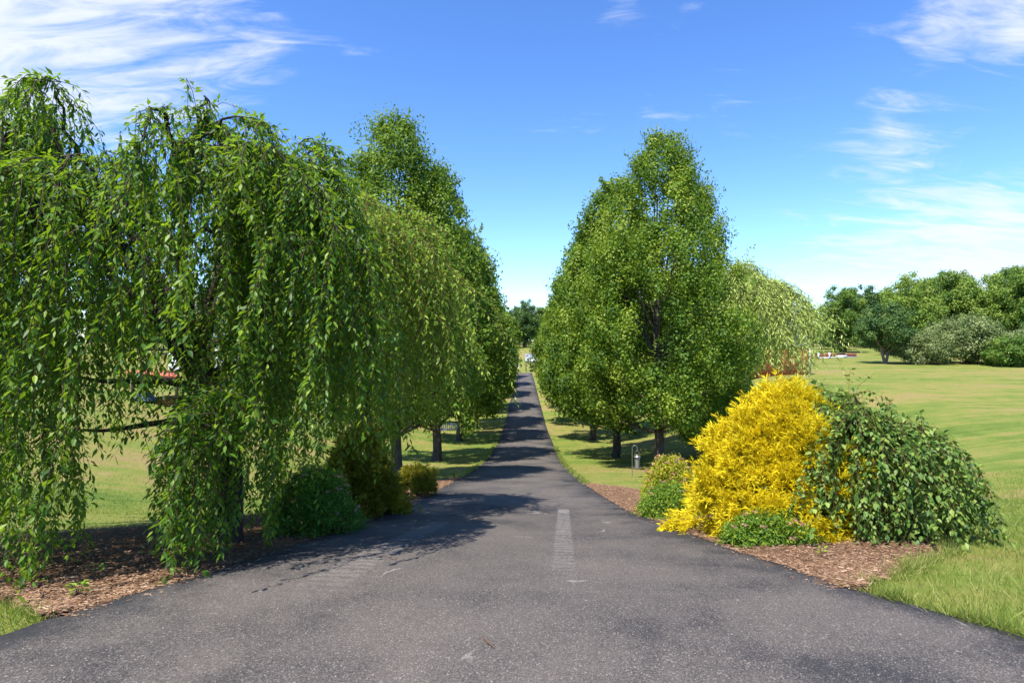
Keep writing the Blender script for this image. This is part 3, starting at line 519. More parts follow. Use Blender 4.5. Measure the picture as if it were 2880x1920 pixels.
def weep_tree(name, label, cat, base, D, lmat, omat, barkm, twigm, tmpl, rng, nsing=300):
    e = empty(name, base, label, cat); D['tr'].build('trunk', barkm, e, base, True); D['lb'].build('limbs', barkm, e, base, True); o = D['sd'].build('hanging_twigs', twigm, e, base); o['kind'] = 'stuff'
    P = D['P']; keep = np.ones(len(P), bool)
    if nsing:
        dist = np.linalg.norm(P-np.array([0, 0, 1.7]), axis=1); vis = (np.abs(P[:, 0]/P[:, 1]) < .84) & (P[:, 1] > 1); dist[~vis] = 99
        near = np.argsort(dist)[:nsing]; keep[near] = False
        singles('leaf', unit_mesh('leaf', tmpl, omat), e, base, P[near], D['A'][near], D['N'][near], D['s'][near], D['w'][near])
    if tmpl is T_DIAMOND: leafobj('foliage', lmat, e, base, rng, P, D['A'], D['N'], D['s'], D['w'], T_DIAMOND); return e
    front = P[:, 1] < base[1]-.25; r_ = rng.random(len(P))
    for nm, kk, tm in (('foliage', keep & front, T_LEAF4), ('inner_foliage', keep & ~front, T_DIAMOND)): leafobj(nm, lmat, e, base, rng, P[kk], D['A'][kk], D['N'][kk], D['s'][kk], D['w'][kk]*(1 if tm is T_LEAF4 else 1.1), tm, r_[kk])
    return e
# large weeping cherry, near left
def over_road(p, z, lift):      # strands above the asphalt are kept trimmed short
    return np.where(p[:, 0] > XL(p[:, 1])-.12, np.maximum(z, H(p[:, 0], p[:, 1])+lift), z)
def zendA(p, rng):
    n = len(p); gz = H(p[:, 0], p[:, 1]); r = p[:, 0]/np.maximum(p[:, 1], .5); z = gz+.03+.6*rng.random(n)**2
    z = np.where(p[:, 1] > 6.2, gz+.6+1.2*rng.random(n), z)
    gap = (r > -.68) & (r < -.545); z = np.where(gap, np.maximum(z, 1.7-.16*p[:, 1]+.35*rng.random(n)), z)
    gap2 = (r > -.50) & (r < -.46); z = np.where(gap2, np.maximum(z, 1.7-.22*p[:, 1]+.4*rng.random(n)), z)
    return over_road(p, z, .9+.7*rng.random(n))
rng = np.random.default_rng(31); bA = at(-2.95, 6.25)
CA = [(75, -.56, -.48, 4.7, 5.3, .75, 1.35, .02, .35), (34, -.50, -.42, 5.2, 6.3, .8, 1.5, .02, .5), (34, -.46, -.40, 5.2, 6.3, 1.5, 2.8, .02, .5), (44, -.43, -.34, 6.2, 7.0, 1.4, 2.6, .10, .7), (100, -.90, -.71, 4.35, 5.3, 1.6, 3.0, .02, .5), (24, -1.2, -.9, 4.5, 5.6, 1.7, 3.0, .02, .6), (30, -.70, -.50, 4.6, 5.6, 2.2, 3.2, 1.3, 2.1)]
def stopA(p, iscur, ur):     # the skirt is open at the left (lawn shows) and in front of the fork
    r = p[:, 0]/p[:, 1]; low = (r > -.715+.03*ur) & (r < -.575-.03*ur) & (p[:, 2] < 1.7-(.15+.05*ur)*p[:, 1])
    win = ~iscur & (r > -.60+.05*ur) & (r < -.455-.05*ur) & (p[:, 2] < 1.72+.35*ur**2)
    return low | win | ((p[:, 0] > XL(p[:, 1])+.12) & (p[:, 2] < H(p[:, 0], p[:, 1])+.75+.6*ur))
D = weep(rng, bA, (-3.35, 6.2, 1.75), -3.75, 6.1, 2.35, 1.8, 3.80, 2.15, 70, 14, zendA, lf=.074, lw=.028, wind=(-.016, 0, 0), maxlen=3.3, trunk_r=.11, arch_up=.7, curtains=CA, grav=.19, per_step=2, step=.046, stop=stopA, short=15, ez=.13, ftilt=.15, lowlimbs=((.55, -1.1, -.5, .15), (.45, -.9, .3, .05), (.8, .9, -.4, .25), (.7, -.8, -.8, .35), (.9, .6, .5, .5)))
weep_tree('weeping_cherry', 'large weeping cherry filling the left side, dark trunk and branches hanging to the mulch', 'tree', bA, D, M['cherry'], M['cherry_o'], M['bark'], M['twig'], T_LEAF, rng)
# second weeping cherry behind it, nearer the drive
def zendB(p, rng):
    n = len(p); gz = H(p[:, 0], p[:, 1]); r = p[:, 0]/p[:, 1]; z = gz+.45+1.3*rng.random(n)**1.4; z = np.where(r > -.17, np.maximum(z, 1.7-.115*p[:, 1]+.5*rng.random(n)), z); return over_road(p, z, 1.2+.9*rng.random(n))
rng = np.random.default_rng(32); bB = at(-2.35, 9.6)
CB = [(80, -.34, -.19, 7.9, 9.2, 1.4, 2.8, .5, 1.5), (45, -.17, -.10, 8.8, 10.4, 1.3, 2.3, 1.3, 2.2)]
D = weep(rng, bB, (-2.45, 9.6, 1.5), -2.5, 9.4, 1.45, 1.5, 3.7, 2.2, 40, 14, zendB, lf=.088, lw=.031, wind=(-.006, 0, 0), maxlen=3.2, trunk_r=.09, arch_up=.45, curtains=CB, stop=lambda p, c, u: (p[:, 0] > XL(p[:, 1])+.25) & (p[:, 2] < .35+.5*u))
weep_tree('weeping_cherry', 'paler weeping cherry drooping over the left edge of the drive behind the large one', 'tree', bB, D, M['cherry_light'], M['cherry_light_o'], M['bark'], M['twig_red'], T_LEAF, rng)
# dwarf weeping cherry on the right
def zendC(p, rng):
    n = len(p); gz = H(p[:, 0], p[:, 1]); z = gz+.02+.25*rng.random(n)**2; r = p[:, 0]/p[:, 1]; return np.where((r > .655) & (r < .70), np.maximum(z, gz+.45+.2*rng.random(n)), z)
rng = np.random.default_rng(33); bC = at(3.95, 7.2)
D = weep(rng, bC, (3.85, 7.2, .70), 4.2, 7.05, .84, .74, .80, .42, 90, 13, zendC, step=.045, lf=.068, lw=.041, wind=(.004, -.004, 0), maxlen=1.8, trunk_r=.06, per_step=2, arch_up=.10, grav=.2, minlen=.3, tilt=.42)
weep_tree('dwarf_weeping_cherry', 'low mounded weeping shrub with glossy green leaves right of the golden shrub', 'shrub', bC, D, M['dwarf'], M['dwarf_o'], M['bark'], M['twig_red'], T_LEAF, rng)
# willow
def zendW(p, rng): z = H(p[:, 0], p[:, 1])+.3+1.5*rng.random(len(p))**1.5; return np.where(p[:, 0]/p[:, 1] > .36, np.maximum(z, -.2+1.0*rng.random(len(p))), z)
rng = np.random.default_rng(34); bW = at(11.3, 33.5)
D = weep(rng, bW, (11.3, 33.5, 1.3), 11.3, 33.5, 3.7, 3.6, 5.6, 3.3, 70, 16, zendW, step=.15, lf=.25, lw=.045, wind=(.010, 0, 0), maxlen=6.5, trunk_r=.28, per_step=3, arch_up=.15, grav=.17, minlen=1.4, upfrac=0., short=9)
weep_tree('weeping_willow', 'pale green weeping willow behind the pear trees at the edge of the field', 'tree', bW, D, M['willow'], None, M['bark_pear'], M['twig'], T_DIAMOND, rng, 0)

# ------------------------------------------------------------------ shrubs of the beds
def mound(rng, n, rx, ry, h, peak=.0, lump=.12, low=-.02):
    th = rng.random(n)*2*math.pi; v = rng.random(n)**.75; rad = np.sqrt(np.clip(1-v**(1.6+peak), 0, 1)); lob = 1+lump*(np.sin(3*th+v*7)+np.sin(7*th-v*9)*.6+np.sin(11*th+v*17)*.35)
    P = np.stack([rx*rad*lob*np.cos(th), ry*rad*lob*np.sin(th), low+h*v*(1+lump*.35*np.sin(5*th+3))], 1); O = nrm(np.stack([np.cos(th)*(.35+rad), np.sin(th)*(.35+rad), .25+v*1.1], 1)); return P, O
def spirea(label, loc, rx, ry, h, mat, nstem, nfl, seed, lf=.034):
    rng = np.random.default_rng(seed); e = empty('spirea_shrub', loc, label, 'shrub', 'spirea shrubs in the mulch beds'); P, O = mound(rng, nstem, rx, ry, h)
    base = P*np.array([.25, .25, 0])+[0, 0, .0]; st = MB()
    for k in rng.choice(nstem, min(160, nstem), replace=False): st.tube(np.stack([base[k], base[k]*.4+P[k]*.6+[0, 0, .05], P[k]+O[k]*.05]), np.array([.005, .004, .002]), 3)
    o = st.build('stems', M['twig_red'], e); o['kind'] = 'stuff'
    m = 11; u = rng.random((nstem, m)); LP = (P[:, None]-O[:, None]*(u[..., None]*.20-.07)).reshape(-1, 3)+rng.normal(size=(nstem*m, 3))*.022; OO = np.repeat(O, m, 0)
    A = nrm(OO*.6+rsph(rng, nstem*m)*.9); Nn = nrm(OO+[0, 0, .5]+rng.normal(size=(nstem*m, 3))*.5); LP[:, 2] = np.maximum(LP[:, 2], .01); s = lf*(.7+.7*rng.random(len(LP)))
    leafobj('foliage', mat, e, None, rng, LP, A, Nn, s, s*.42, T_DIAMOND)
    if nfl:
        c = rng.choice(np.where(P[:, 2] > h*.35)[0], nfl); FP = np.repeat(P[c]+O[c]*.085, 26, 0); off = rng.normal(size=(len(FP), 3))*[.017, .017, .006]
        s = .010+.006*rng.random(len(FP)); leafobj('flowers', M['flower'], e, None, rng, FP+off, nrm(rng.normal(size=FP.shape)+[0, 0, .2]), nrm(rng.normal(size=FP.shape)*.5+[0, 0, 1]), s, s, T_DIAMOND)
    return e
def threadbush(label, loc, rx, ry, h, mat, nspray, seed, peak=-.4, lf=.13, lump=.12):
    rng = np.random.default_rng(seed); e = empty('thread_leaf_cypress', loc, label, 'shrub'); nc_ = max(60, nspray//22); PC, OC = mound(rng, nc_, rx, ry, h, peak, lump); ci = rng.integers(0, nc_, nspray); dd = nrm(rsph(rng, nspray)+OC[ci]*.55)
    P = PC[ci]+dd*(.05+.09*rng.random(nspray))[:, None]*(.35+1.5*rng.random(nc_)**1.7)[ci][:, None]*1.2; O = nrm(dd*.6+OC[ci]*.7+[0, 0, .15]); P[:, 2] = np.maximum(P[:, 2], .03)
    tr = MB()
    for k in range(7): a = rng.random()*6.28; tr.tube(np.array([(0, 0, -.1), (.1*math.cos(a), .1*math.sin(a), h*.3), (rx*.5*math.cos(a), ry*.5*math.sin(a), h*.6)]), np.array([.04, .03, .01]), 5)
    tr.build('trunk', M['bark'], e)
    m = 9; depth = rng.random(nspray)**1.6*.16; C = P-O*depth[:, None]; idx = np.repeat(np.arange(nspray), m); n = len(idx)
    A = nrm(O[idx]*.8+rsph(rng, n)*.75+[0, 0, .15]); Nn = nrm(rng.normal(size=(n, 3))*.5+[0, 0, 1]); B = C[idx]+rng.normal(size=(n, 3))*.012; ln = lf*(.5+.6*rng.random(n)); B[:, 2] = np.maximum(B[:, 2], .02)
    r = np.clip(.60+.17*rng.normal(size=nc_)[ci][idx]+.14*rng.normal(size=nspray)[idx]+.14*rng.normal(size=n), 0, 1)
    T2 = (np.array([(-.45, 0, 0), (.45, 0, 0), (.3, .55, .10), (0, 1, -.10)]), np.array([(0, 1, 2), (0, 2, 3)]))
    V, F, k = leaves(B, A, Nn, ln, .0055, T2, ln); o = meshobj('foliage', V, F, mat, e, np.repeat(r, k)); o['kind'] = 'stuff'
    # side twiglets
    B2 = B+A*(ln*.45)[:, None]; A2 = nrm(A+rsph(rng, n)*.8+[0, 0, -.2]); V, F, k = leaves(B2, A2, Nn, ln*.5, .006, T_TRI, ln*.5); o = meshobj('side_threads', V, F, mat, e, np.repeat(r, k)); o['kind'] = 'stuff'
    return e
threadbush('large bright golden yellow thread-leaf shrub mounded in the right mulch bed', at(3.12, 6.98), 1.02, .72, 1.57, M['gold'], 12500, 41, -.50, .10, .20)
threadbush('gold thread-leaf shrub coloured dark for the shade under the left weeping trees', at(-2.25, 9.0), .52, .6, 1.2, M['gold_dim'], 3200, 42, -.7, .13)
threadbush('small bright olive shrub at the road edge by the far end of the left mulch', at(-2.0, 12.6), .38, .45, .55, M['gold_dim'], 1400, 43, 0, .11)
spirea('low bright green spirea at the left tip of the right mulch bed', at(2.30, 8.8), .42, .45, .45, M['spirea'], 1500, 6, 51)
spirea('taller spirea with dusty pink flower heads left of the golden shrub', at(2.52, 9.6), .45, .5, .85, M['spirea_gold'], 1600, 46, 52)
spirea('green spirea with a few pink heads in front of the golden shrub', at(2.64, 6.22), .45, .23, .31, M['spirea'], 1600, 16, 53)
spirea('dark green spirea with faded pink heads left of the drive under the cherry', at(-2.35, 7.15), .50, .5, .72, M['spirea_dark'], 1900, 34, 54)

def weed(label, loc, n, h, seed, lf=.05):
    rng = np.random.default_rng(seed); e = empty('weed_sprout', loc, label, 'weed'); st = MB()
    th = rng.random(n)*6.28; zz = h*(.3+.7*rng.random(n)); P = np.stack([np.cos(th)*.05*rng.random(n), np.sin(th)*.05*rng.random(n), zz], 1)
    for k in range(0, n, 3): st.tube(np.array([(0, 0, 0), P[k]*.6+[0, 0, 0], P[k]]), np.array([.003, .002, .001]), 3)
    st.build('stem', M['twig'], e); A = nrm(np.stack([np.cos(th), np.sin(th), .5*rng.random(n)], 1)); leafobj('foliage', M['weed'], e, None, rng, P, A, nrm(rng.normal(size=(n, 3))*.4+[0, 0, 1]), lf*(.6+.7*rng.random(n)), lf*.5, T_LEAF)
weed('round tufted weed in the mulch nearest the bottom left corner', (-3.0, 4.18, g(-3.0, 4.18)+.05), 34, .11, 61, .04)
weed('low weed sprig in the shaded left mulch behind the tufted weed', (-3.25, 4.75, g(-3.25, 4.75)+.05), 14, .10, 62)
weed('small seedling in the middle of the shaded left mulch', (-3.15, 5.2, g(-3.15, 5.2)+.05), 10, .14, 63)
weed('leafy seedling beside the long hanging cherry branches in the left mulch', (-2.72, 4.95, g(-2.72, 4.95)+.05), 12, .2, 64, .07)
weed('lone seedling in the right mulch in front of the golden shrub', (2.74, 5.35, g(2.74, 5.35)+.05), 12, .10, 65, .035)
weed('yellow green weed clump where the left mulch meets the verge', (-1.72, 17.9, g(-1.72, 17.9)), 40, .22, 66, .08)
t = MB(); t.tube(np.array([(-1.32, 5.62, -.27), (-1.24, 5.56, -.255), (-1.14, 5.5, -.25), (-1.06, 5.36, -.24)])+[0, 0, .0], np.array([.003, .003, .0035, .003]), 5); t.tube(np.array([(-1.06, 5.36, -.24), (-1.03, 5.39, -.22), (-1.02, 5.36, -.235)]), np.array([.003, .008, .002]), 5)
for v in t.v: v[:, 2] = H(v[:, 0], v[:, 1])+.045+(v[:, 2]-v[:, 2].mean())*.4
tag(t.build('fallen_twig', M['twig_red']), 'thin brown fallen twig lying on the asphalt near the left scuff marks', 'twig')
t = MB(); zt = g(-.14, 3.42)+.05; t.tube(np.array([(-.17, 3.50, zt), (-.14, 3.43, zt), (-.10, 3.37, zt)]), np.array([.002, .005, .002]), 5); tag(t.build('bark_sliver', M['twig_red']), 'orange brown sliver of bark on the asphalt at the bottom centre', 'bark')

# ------------------------------------------------------------------ background trees
def wood(seed, h, w, nclump, per, ls, trunk=.12, open_=.45, mat='wood_a', low=.12, barkm='bark_pear', name='tree', fork=False):
    rng = np.random.default_rng(seed); n = nclump
    d = rsph(rng, n); lob = 1+.18*np.sin(3*np.arctan2(d[:, 1], d[:, 0])+2*d[:, 2]+seed)+.06*rng.normal(size=n); rr = np.minimum((rng.random(n)**open_)*lob, .92+.1*rng.random(n))
    zc = low+(1-low)*.45; hh = np.where(d[:, 2] > 0, 1-zc, zc-low); C = np.stack([d[:, 0]*w/2*rr*.86, d[:, 1]*w/2*rr*.86, h*(zc+d[:, 2]*rr*hh*.92)], 1); C[:, 2] = np.maximum(C[:, 2], h*low+.1); R = (.6+.6*rng.random(n))*w*.112
    P, A, Nn, s, lw = crown(rng, C, R, per, ls, .5, .9, .15); tone = CL['r']; tr = MB(); k = h*.045*(trunk/.12)
    if fork:
        for sx in (-1, 1): tr.tube(np.array([(sx*.05, 0, -.2), (sx*.10, 0, .25), (sx*.38, .1*sx, 1.1), (sx*.8, .1, h*.6)]), np.array([.17, .13, .12, .05]), 8)
    else: tr.tube(np.array([(0, 0, -.3), (0, 0, .3), (.05*h*.1, .02, h*.3), (0, .03*h, h*.75)]), np.array([k*1.3, k, k*.8, k*.2]), 8)
    for j in rng.choice(n, min(n, 16), replace=False): st = np.array([0, 0, max(.9 if fork else h*.15, C[j, 2]*.45)]); tr.tube(np.stack([st, (st+C[j])/2+[0, 0, -.1], C[j]]), np.array([k*.45, k*.3, k*.1]), 5)
    return dict(P=P, A=A, N=Nn, s=s, w=lw, tr=tr, rng=rng, mat=mat, bark=barkm, tone=tone)
def wood_tree(name, D, loc, label, cat='tree', group='trees beyond the field'):
    e = empty(name, loc, label, cat, group); D['tr'].build('trunk', M[D['bark']], e, smooth=True); leafobj('crown', M[D['mat']], e, None, D['rng'], D['P'], D['A'], D['N'], D['s'], D['w'], T_DIAMOND, D['tone']); return e
fx, fy = 34.7, 56.2
wood_tree('round_crowned_tree', wood(71, 5.6, 6.2, 120, 200, .17, .1, .4, 'wood_b', .2, 'bark_pale', fork=True), at(fx, fy), 'small round dark green tree with a pale forked trunk standing on the field', group='field trees')
WA = wood_tree('broadleaf_tree', wood(72, 11, 8.5, 220, 150, .25, .12, .5, 'wood_c', .02), at(50, 76), 'pale green leafy tree right behind the forked tree')
WB = wood_tree('broadleaf_tree', wood(73, 12, 8, 220, 150, .25, .12, .5, 'wood_a', .02), at(57.5, 80), 'mid green tree rising above the grey green shrub')
WC = wood_tree('dark_tree', wood(74, 12, 9, 210, 130, .29, .12, .55, 'wood_b', .05), at(66, 112), 'open crowned dark tree on the skyline above the planter bed')
WD = wood_tree('dark_tree', wood(75, 6, 8, 90, 150, .28, .12, .5, 'wood_b', .0), at(51, 96), 'low rounded dark tree between the willow and the forked tree')
for (x, y, src, sc, sz, lab) in [(60, 78, WA, 1.0, 1.03, 'pale green tree second from the right edge of the wood'), (64.5, 77, WB, 1.05, 1.0, 'mid green tree near the right edge of the picture behind the shrubs'), (69, 78, WA, 1.1, 1.12, 'tallest pale green tree at the right edge of the picture'),
                                 (46, 84, WB, .85, .84, 'mid green tree just above the forked tree crown'), (75, 90, WB, 1.2, 1.15, 'tall mid green tree beyond the right edge of the wood'),
                                 (57.5, 116, WC, .85, .72, 'shorter dark tree on the skyline right of the willow'), (74, 118, WC, 1.0, 1.0, 'dark tree on the skyline left of the pale trees'), (83, 120, WC, 1.0, 1.0, 'dark tree showing above the pale trees'), (62, 104, WD, 1.0, 1.1, 'dark rounded tree behind the forked tree'), (42, 106, WD, 1.1, 1.0, 'dark rounded tree partly hidden by the willow'),
                                 (3.2, 152, WC, 1.0, 1.05, 'dark tree with a spindly top closing the end of the drive'), (-2.0, 148, WB, .95, .9, 'green tree left of centre closing the end of the drive'), (8, 155, WB, .95, .95, 'green tree right of centre closing the end of the drive'), (-9, 158, WC, 1.0, .95, 'dark tree behind the left pear row at the far end'), (15, 160, WC, 1.0, 1.0, 'dark tree behind the right pear row at the far end'), (1, 170, WD, 2.0, 1.5, 'low dark thicket across the far end of the drive'),
                                 (-60, 78, WA, 1.1, .9, 'pale tree far left behind the hanging cherry branches'), (-48, 74, WB, 1.1, .8, 'mid green tree behind the firewood shed'), (-36, 76, WC, 1.0, .75, 'dark tree behind the white house on its left'), (-24, 80, WB, 1.1, .8, 'green tree behind the white house roof'), (-72, 80, WC, 1.3, .9, 'dark tree at the far left edge of the field'), (-14, 84, WA, 1.0, .8, 'pale tree right of the white house'),
                                 (95, 100, WA, 1.4, 1.2, 'pale tree out beyond the right end of the wood'), (24, 150, WB, 1.2, 1.0, 'green tree far behind the willow'),
                                 (55, 72, WD, .9, .75, 'low dark thicket at the foot of the pale trees'), (62, 71, WD, .9, .7, 'low dark thicket right of centre at the wood edge'), (68, 72, WD, .9, .75, 'low dark thicket at the right edge of the wood'), (48, 75, WD, .8, .7, 'low dark thicket right behind the forked tree trunk'),
                                 (90, 135, WC, 1.3, 1.1, 'dark tree far back in the wood on the right'), (104, 138, WC, 1.3, 1.1, 'dark tree farthest back in the wood on the right'), (118, 140, WB, 1.4, 1.1, 'mid green tree far back beyond the right edge'), (52, 130, WB, 1.3, .9, 'mid green tree far back above the raised bed'),
                                 (-84, 84, WB, 1.4, 1.0, 'mid green tree out beyond the left edge'), (-42, 90, WB, 1.4, .9, 'mid green tree in the back row left of the white house'), (-55, 92, WC, 1.4, .9, 'dark tree in the back row far left'), (-30, 96, WA, 1.4, .9, 'pale tree in the back row behind the white house'), (-20, 100, WC, 1.4, .9, 'dark tree in the back row right of the white house'), (34, 140, WC, 1.2, .8, 'dark tree far behind the willow on its right')]:
    copy_tree(src, at(x, y), lab, rots.random()*6.28, sc, sz)
OS = wood_tree('field_shrub', wood(76, 4.7, 8.5, 130, 190, .19, .05, .4, 'olive', 0), at(42.5, 56.5), 'broad grey green silvery shrub at the wood edge', 'shrub', 'shrubs along the wood edge')
copy_tree(OS, at(37.6, 55.5), 'lower grey green shrub beside the forked tree', 1.1, .72, .70)
copy_tree(OS, at(49.5, 57.5), 'grey green shrub at the right edge of the picture', 2.3, .9, .78)
DB = wood_tree('field_shrub', wood(77, 2.5, 5.2, 80, 190, .17, .05, .4, 'wood_a', 0), at(43.0, 52.0), 'low bright green bush at the foot of the grey green shrub', 'shrub', 'shrubs along the wood edge')
copy_tree(DB, at(46.5, 53), 'low green bush against the right edge of the picture', 1.7, 1.1, 1.1)
wood_tree('dark_shrub', wood(78, 2.9, 4.0, 110, 260, .085, .05, .4, 'pear', 0), at(8.3, 24.2), 'dark leafy shrub between the near right pear tree and the golden shrub', 'shrub', 'shrubs by the right pear row')
for (x, y, hh, lab) in [(43.6, 85.5, 1.7, 'spindly sapling behind the left end of the planter bed'), (48.3, 90, 2.0, 'thin pale sapling behind the white frame of the planter bed')]:
    e = empty('sapling', at(x, y), lab, 'sapling', 'saplings'); t = MB().tube(np.array([(0, 0, -.1), (.02, 0, hh*.5), (0, 0, hh)]), np.array([.06, .05, .02]), 6); t.build('trunk', M['bark_pale'], e)
    rng = np.random.default_rng(int(x)); C = rng.normal(size=(7, 3))*[.3, .3, .2]+[0, 0, hh]; P, A, Nn, s, lw = crown(rng, C, np.full(7, .2), 14, .14); leafobj('crown', M['olive'], e, None, rng, P, A, Nn, s, lw, T_DIAMOND)

# ------------------------------------------------------------------ built things
M['white'] = plain('white_paint', (.78, .78, .77), .55, .3, .05); M['siding'] = plain('white_siding', (.74, .74, .73), .6, .3, .05); M['roof'] = plain('grey_shingle', (.16, .16, .17), .85, .2, .3, 12)
M['redboard'] = plain('red_board', (.42, .105, .060), .75, .2, .25, 5); M['redroof'] = plain('red_roof', (.48, .13, .07), .6, .3, .15); M['darkwood'] = plain('dark_wood', (.05, .035, .025), .85, .2, .3)
M['glass'] = plain('window_glass', (.03, .04, .05), .08, .6, .1); M['brick'] = plain('brick', (.36, .13, .07), .85, .2, .3, 9); M['steel'] = plain('pale_metal', (.42, .44, .49), .35, .5, .08, 4, .3); M['galv'] = plain('galvanised', (.50, .51, .52), .4, .5, .1, 8, .8)
M['iron'] = plain('black_iron', (.02, .02, .022), .5, .4, .2); M['blue'] = plain('blue_tarp', (.10, .14, .23), .5, .3, .2); M['plank'] = plain('redwood_plank', (.20, .070, .050), .8, .2, .3, 7); M['logw'] = plain('log_end', (.34, .22, .12), .85, .1, .3, 9)
M['lampglass'] = plain('clear_lantern_pane', (.20, .21, .19), .15, .6, .05); M['bronze'] = plain('grey_metal', (.24, .22, .20), .4, .5, .15, 6, .6); M['wheel'] = plain('yellow_wheel', (.45, .34, .06), .5, .4, .1)
# white house
hx, hy = -19.2, 43.5; gz = g(hx, hy)
e = empty('house', (hx, hy, gz), 'white clapboard house glimpsed through the weeping cherry', 'house')
MB().box((0, 0, 1.4), (7.6, 6, 3.2)).prism([(-3.8, -3, 3.0), (-3.8, 3, 3.0), (-3.8, 0, 4.9)], (7.6, 0, 0)).build('wall', M['siding'], e)
r = MB()
for s in (-1, 1): r.box((0, s*1.62, 4.06), (8.3, 3.9, .14), 0, -s*math.atan2(1.9, 3.0))
ro = r.build('roof', M['roof'], e); MB().box((1.8, .4, 5.2), (.6, .6, 1.2)).build('chimney', M['brick'], ro)
for k, x in enumerate((-2.4, .1, 2.6)):
    w = MB().box((x, -3.03, 1.65), (1.1, .08, 1.35)).build('window', M['white'], e)
    for sx in (-.24, .24):
        for sz in (-.31, .31): MB().box((x+sx, -3.065, 1.65+sz), (.42, .03, .55)).build('pane', M['glass'], w)
dd = MB().box((-1.2, -3.03, 1.05), (.95, .08, 2.1)).build('door', M['darkwood'], e); MB().box((-.86, -3.08, 1.0), (.06, .06, .12)).build('handle', M['bronze'], dd)
for k in range(13): MB().box((0, -3.008-.004*(k % 2), .12+k*.235), (7.62, .03, .225), 0, .04).build('clapboard', M['siding'], e)
e = empty('garden_wall', at(-19.8, 39.4), 'low red brick garden wall in front of the white house', 'wall'); MB().box((0, 0, .12), (7, .3, .36)).build('brickwork', M['brick'], e); MB().box((0, 0, .33), (7.1, .36, .06)).build('coping', M['brick'], e)
# firewood shed
e = empty('firewood_shed', at(-14.6, 25.2), 'low open shed with a sloping red roof behind the cherry trunk', 'shed')
MB().box((0, 0, 1.26), (2.2, 1.3, .07), 0, 0, .10).build('roof', M['redroof'], e); MB().box((0, -.62, 1.17), (2.1, .06, .10), 0, 0, .10).build('beam', M['darkwood'], e)
for x in (-.9, .9):
    for y in (-.5, .5): MB().box((x, y, .55), (.10, .10, 1.3)).build('post', M['darkwood'], e)
t = MB()
for k in range(24): t.tube(np.array([(-.2+(k % 8)*.12, -.3, .09+(k//8)*.12), (-.2+(k % 8)*.12, .35, .09+(k//8)*.12)]), .058, 7)
lg = t.build('firewood_stack', M['logw']); lg.location = (-14.4, 25.2, g(-14.4, 25.2)); tag(lg, 'small stack of split logs under the red roofed shed', 'firewood')
t = MB(); 
for k in range(5): t.box((0, 0, .05+k*.07), (.75-.1*k, .6-.08*k, .08))
tp = t.build('blue_tarp', M['blue']); tp.location = (-15.25, 25.1, g(-15.25, 25.1)); tag(tp, 'blue tarp bundle lying under the left end of the red roofed shed', 'tarp')
# red shed behind the willow
sx_, sy_ = 19.1, 45; e = empty('red_shed', at(sx_, sy_), 'red board shed half hidden behind the willow', 'shed')
for k in range(22): MB().box((-2.2+k*.205, -1.5, .95), (.19, .05, 2.3)).build('board', M['redboard'], e)
MB().box((0, .05, .95), (4.5, 2.95, 2.25)).prism([(-2.25, -1.4, 2.05), (-2.25, 1.5, 2.05), (-2.25, .05, 2.9)], (4.5, 0, 0)).build('wall', M['redboard'], e)
r = MB()
for s in (-1, 1): r.box((0, .05+s*.82, 2.53), (4.9, 1.95, .08), 0, -s*math.atan2(.85, 1.45))
r.build('roof', M['roof'], e)
for x in (-2.3, 2.33): MB().box((x, -1.53, .95), (.12, .10, 2.3)).build('corner_trim', M['steel'], e)
# planter bed
px_, py_ = 35.8, 67.5; e = empty('raised_bed', at(px_, py_), 'long low raised bed with reddish brown pickets out on the field', 'raised bed'); rz = math.atan2(3.5, 6.1)
e.rotation_euler = (0, 0, rz)
for k in range(26): MB().box((-3.4+k*.272, -.6, .24), (.22, .05, .50+.04*(k % 3))).build('picket', M['plank'], e)
MB().box((0, .6, .22), (7, .05, .46)).build('back_board', M['plank'], e); MB().box((0, -.64, .07), (7.1, .08, .12)).build('base_rail', M['white'], e)
for x in (-3.55, -1.6): MB().box((x, -.66, .32), (.16, .12, .62)).build('corner_post', M['white'], e)
MB().box((0, 0, .15), (6.8, 1.1, .3)).build('soil', M['mulch'], e)
cf = empty('cold_frame', (px_+.35*math.cos(rz)+.85*math.sin(rz), py_+.35*math.sin(rz)-.85*math.cos(rz), g(px_, py_)), 'white box frame leaning on the middle of the raised bed', 'frame'); cf.rotation_euler = (0, 0, rz)
MB().box((0, 0, .14), (1.5, .30, .34)).build('box', M['white'], cf); MB().box((0, .1, .45), (1.45, .06, .24)).build('lid', M['darkwood'], cf)
rng = np.random.default_rng(9); C = np.array([(-3.0+.25*k, .0, .5) for k in range(5)])+rng.normal(size=(5, 3))*.06; P, A, Nn, s, lw = crown(rng, C, np.full(5, .24), 60, .12)
pe = empty('bedding_plant', (px_, py_, g(px_, py_)), 'leafy green plants at the left end of the raised bed', 'plant'); pe.rotation_euler = (0, 0, rz); leafobj('foliage', M['wood_a'], pe, None, rng, P, A, Nn, s, lw, T_DIAMOND)
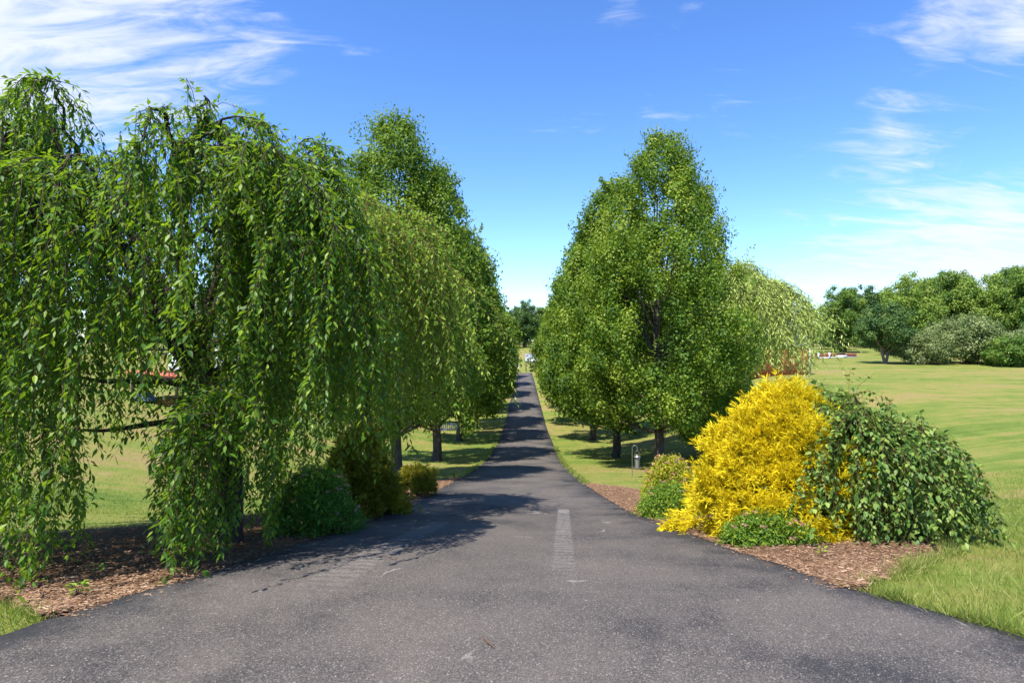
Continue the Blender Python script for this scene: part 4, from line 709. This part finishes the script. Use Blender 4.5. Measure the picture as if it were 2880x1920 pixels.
# shepherd hook and lantern
hx, hy = 3.62, 18.2; hz = g(hx, hy); e = empty('garden_hook', (hx, hy, hz), 'thin metal shepherd hook standing on the grass by the right pear trunks', 'hook')
u = np.linspace(0, math.pi, 9); arc = np.stack([.075-.075*np.cos(u), np.zeros(9), .86+.10*np.sin(u)], 1); MB().tube(np.concatenate([np.array([(0, 0, -.1), (0, 0, .4)]), arc, [(.15, 0, .78)]]), .011, 6).build('pole', M['bronze'], e)
le = empty('lantern', (hx+.15, hy, hz+.27), 'small lantern hanging from the shepherd hook', 'lantern')
u = np.linspace(0, math.pi, 9); MB().tube(np.stack([.085*np.cos(u), np.zeros(9), .36+.17*np.sin(u)], 1), .006, 5).build('bail_handle', M['bronze'], le)
MB().tube(np.array([(0, 0, .33), (0, 0, .35), (0, 0, .40)]), np.array([.10, .10, .03]), 10).build('cap', M['bronze'], le); MB().tube(np.array([(0, 0, 0), (0, 0, .03)]), .085, 10).build('base', M['bronze'], le)
MB().tube(np.array([(0, 0, .03), (0, 0, .33)]), np.array([.06, .07]), 10).build('glass', M['lampglass'], le)
for k in range(4): a = k*math.pi/2+.4; MB().tube(np.array([(.075*math.cos(a), .075*math.sin(a), .02), (.085*math.cos(a), .085*math.sin(a), .33)]), .009, 5).build('bar', M['bronze'], le)
# slatted bench
e = empty('slatted_bench', at(-4.0, 37.4), 'slatted pale metal bench on the grass left of the pear trunks', 'bench'); e.rotation_euler = (0, 0, .15)
for k in range(11): MB().box((-.6+k*.12, .12, .55), (.055, .03, .55), 0, -.25).build('back_slat', M['steel'], e)
for k in range(5): MB().box((0, -.28+k*.085, .40), (1.3, .06, .03)).build('seat_slat', M['steel'], e)
MB().box((0, .19, .83), (1.36, .05, .06)).build('top_rail', M['iron'], e)
for x in (-.58, .58):
    for y in (-.25, .1): MB().box((x, y, .19), (.05, .05, .42)).build('leg', M['iron'], e)
# shelter at the far end of the drive
e = empty('open_shelter', at(3.25, 88.5), 'open sided shelter with a pale metal roof at the far end of the drive', 'shelter')
MB().box((0, 0, 2.0), (2.6, 2.6, .07), 0, math.radians(26)).build('roof', M['steel'], e); MB().box((0, -1.12, 1.42), (2.6, .08, .14)).build('fascia', M['darkwood'], e)
for x in (-1.2, 1.2):
    for y, h in ((-1.0, 1.5), (1.0, 2.3)): MB().box((x, y, h/2-.1), (.10, .10, h)).build('post', M['bark_pale'], e)
for k in range(9): MB().box((-1.2+k*.3, 0, 2.05), (.03, 2.6, .04), 0, math.radians(26)).build('seam', M['galv'], e)
e = empty('hand_cart', at(3.0, 88.0), 'dark cart with a yellow wheel parked under the pale roofed shelter', 'cart')
th = np.linspace(0, 2*math.pi, 17); MB().tube(np.stack([.35+.33*np.cos(th), np.full(17, -.45), .34+.33*np.sin(th)], 1), .05, 6).build('tyre', M['iron'], e)
MB().tube(np.array([(.35, -.52, .34), (.35, -.40, .34)]), .22, 10).build('wheel', M['wheel'], e); MB().box((.25, 0, .72), (1.1, .8, .12)).build('bed', M['iron'], e)
for x in (-.22, .72): MB().box((x, 0, .34), (.08, .6, .7)).build('leg', M['iron'], e)
e = empty('garden_chair', at(.62, 88.5), 'white garden chair on the left at the far end of the drive', 'chair')
MB().box((0, 0, .46), (.75, .7, .07)).build('seat', M['white'], e); MB().box((0, .33, .82), (.75, .06, .26)).build('backrest', M['white'], e)
for x in (-.34, .34):
    MB().box((x, 0, .68), (.07, .7, .05)).build('armrest', M['white'], e)
    for y in (-.3, .3): MB().box((x, y, .32), (.07, .07, .72)).build('leg', M['white'], e)
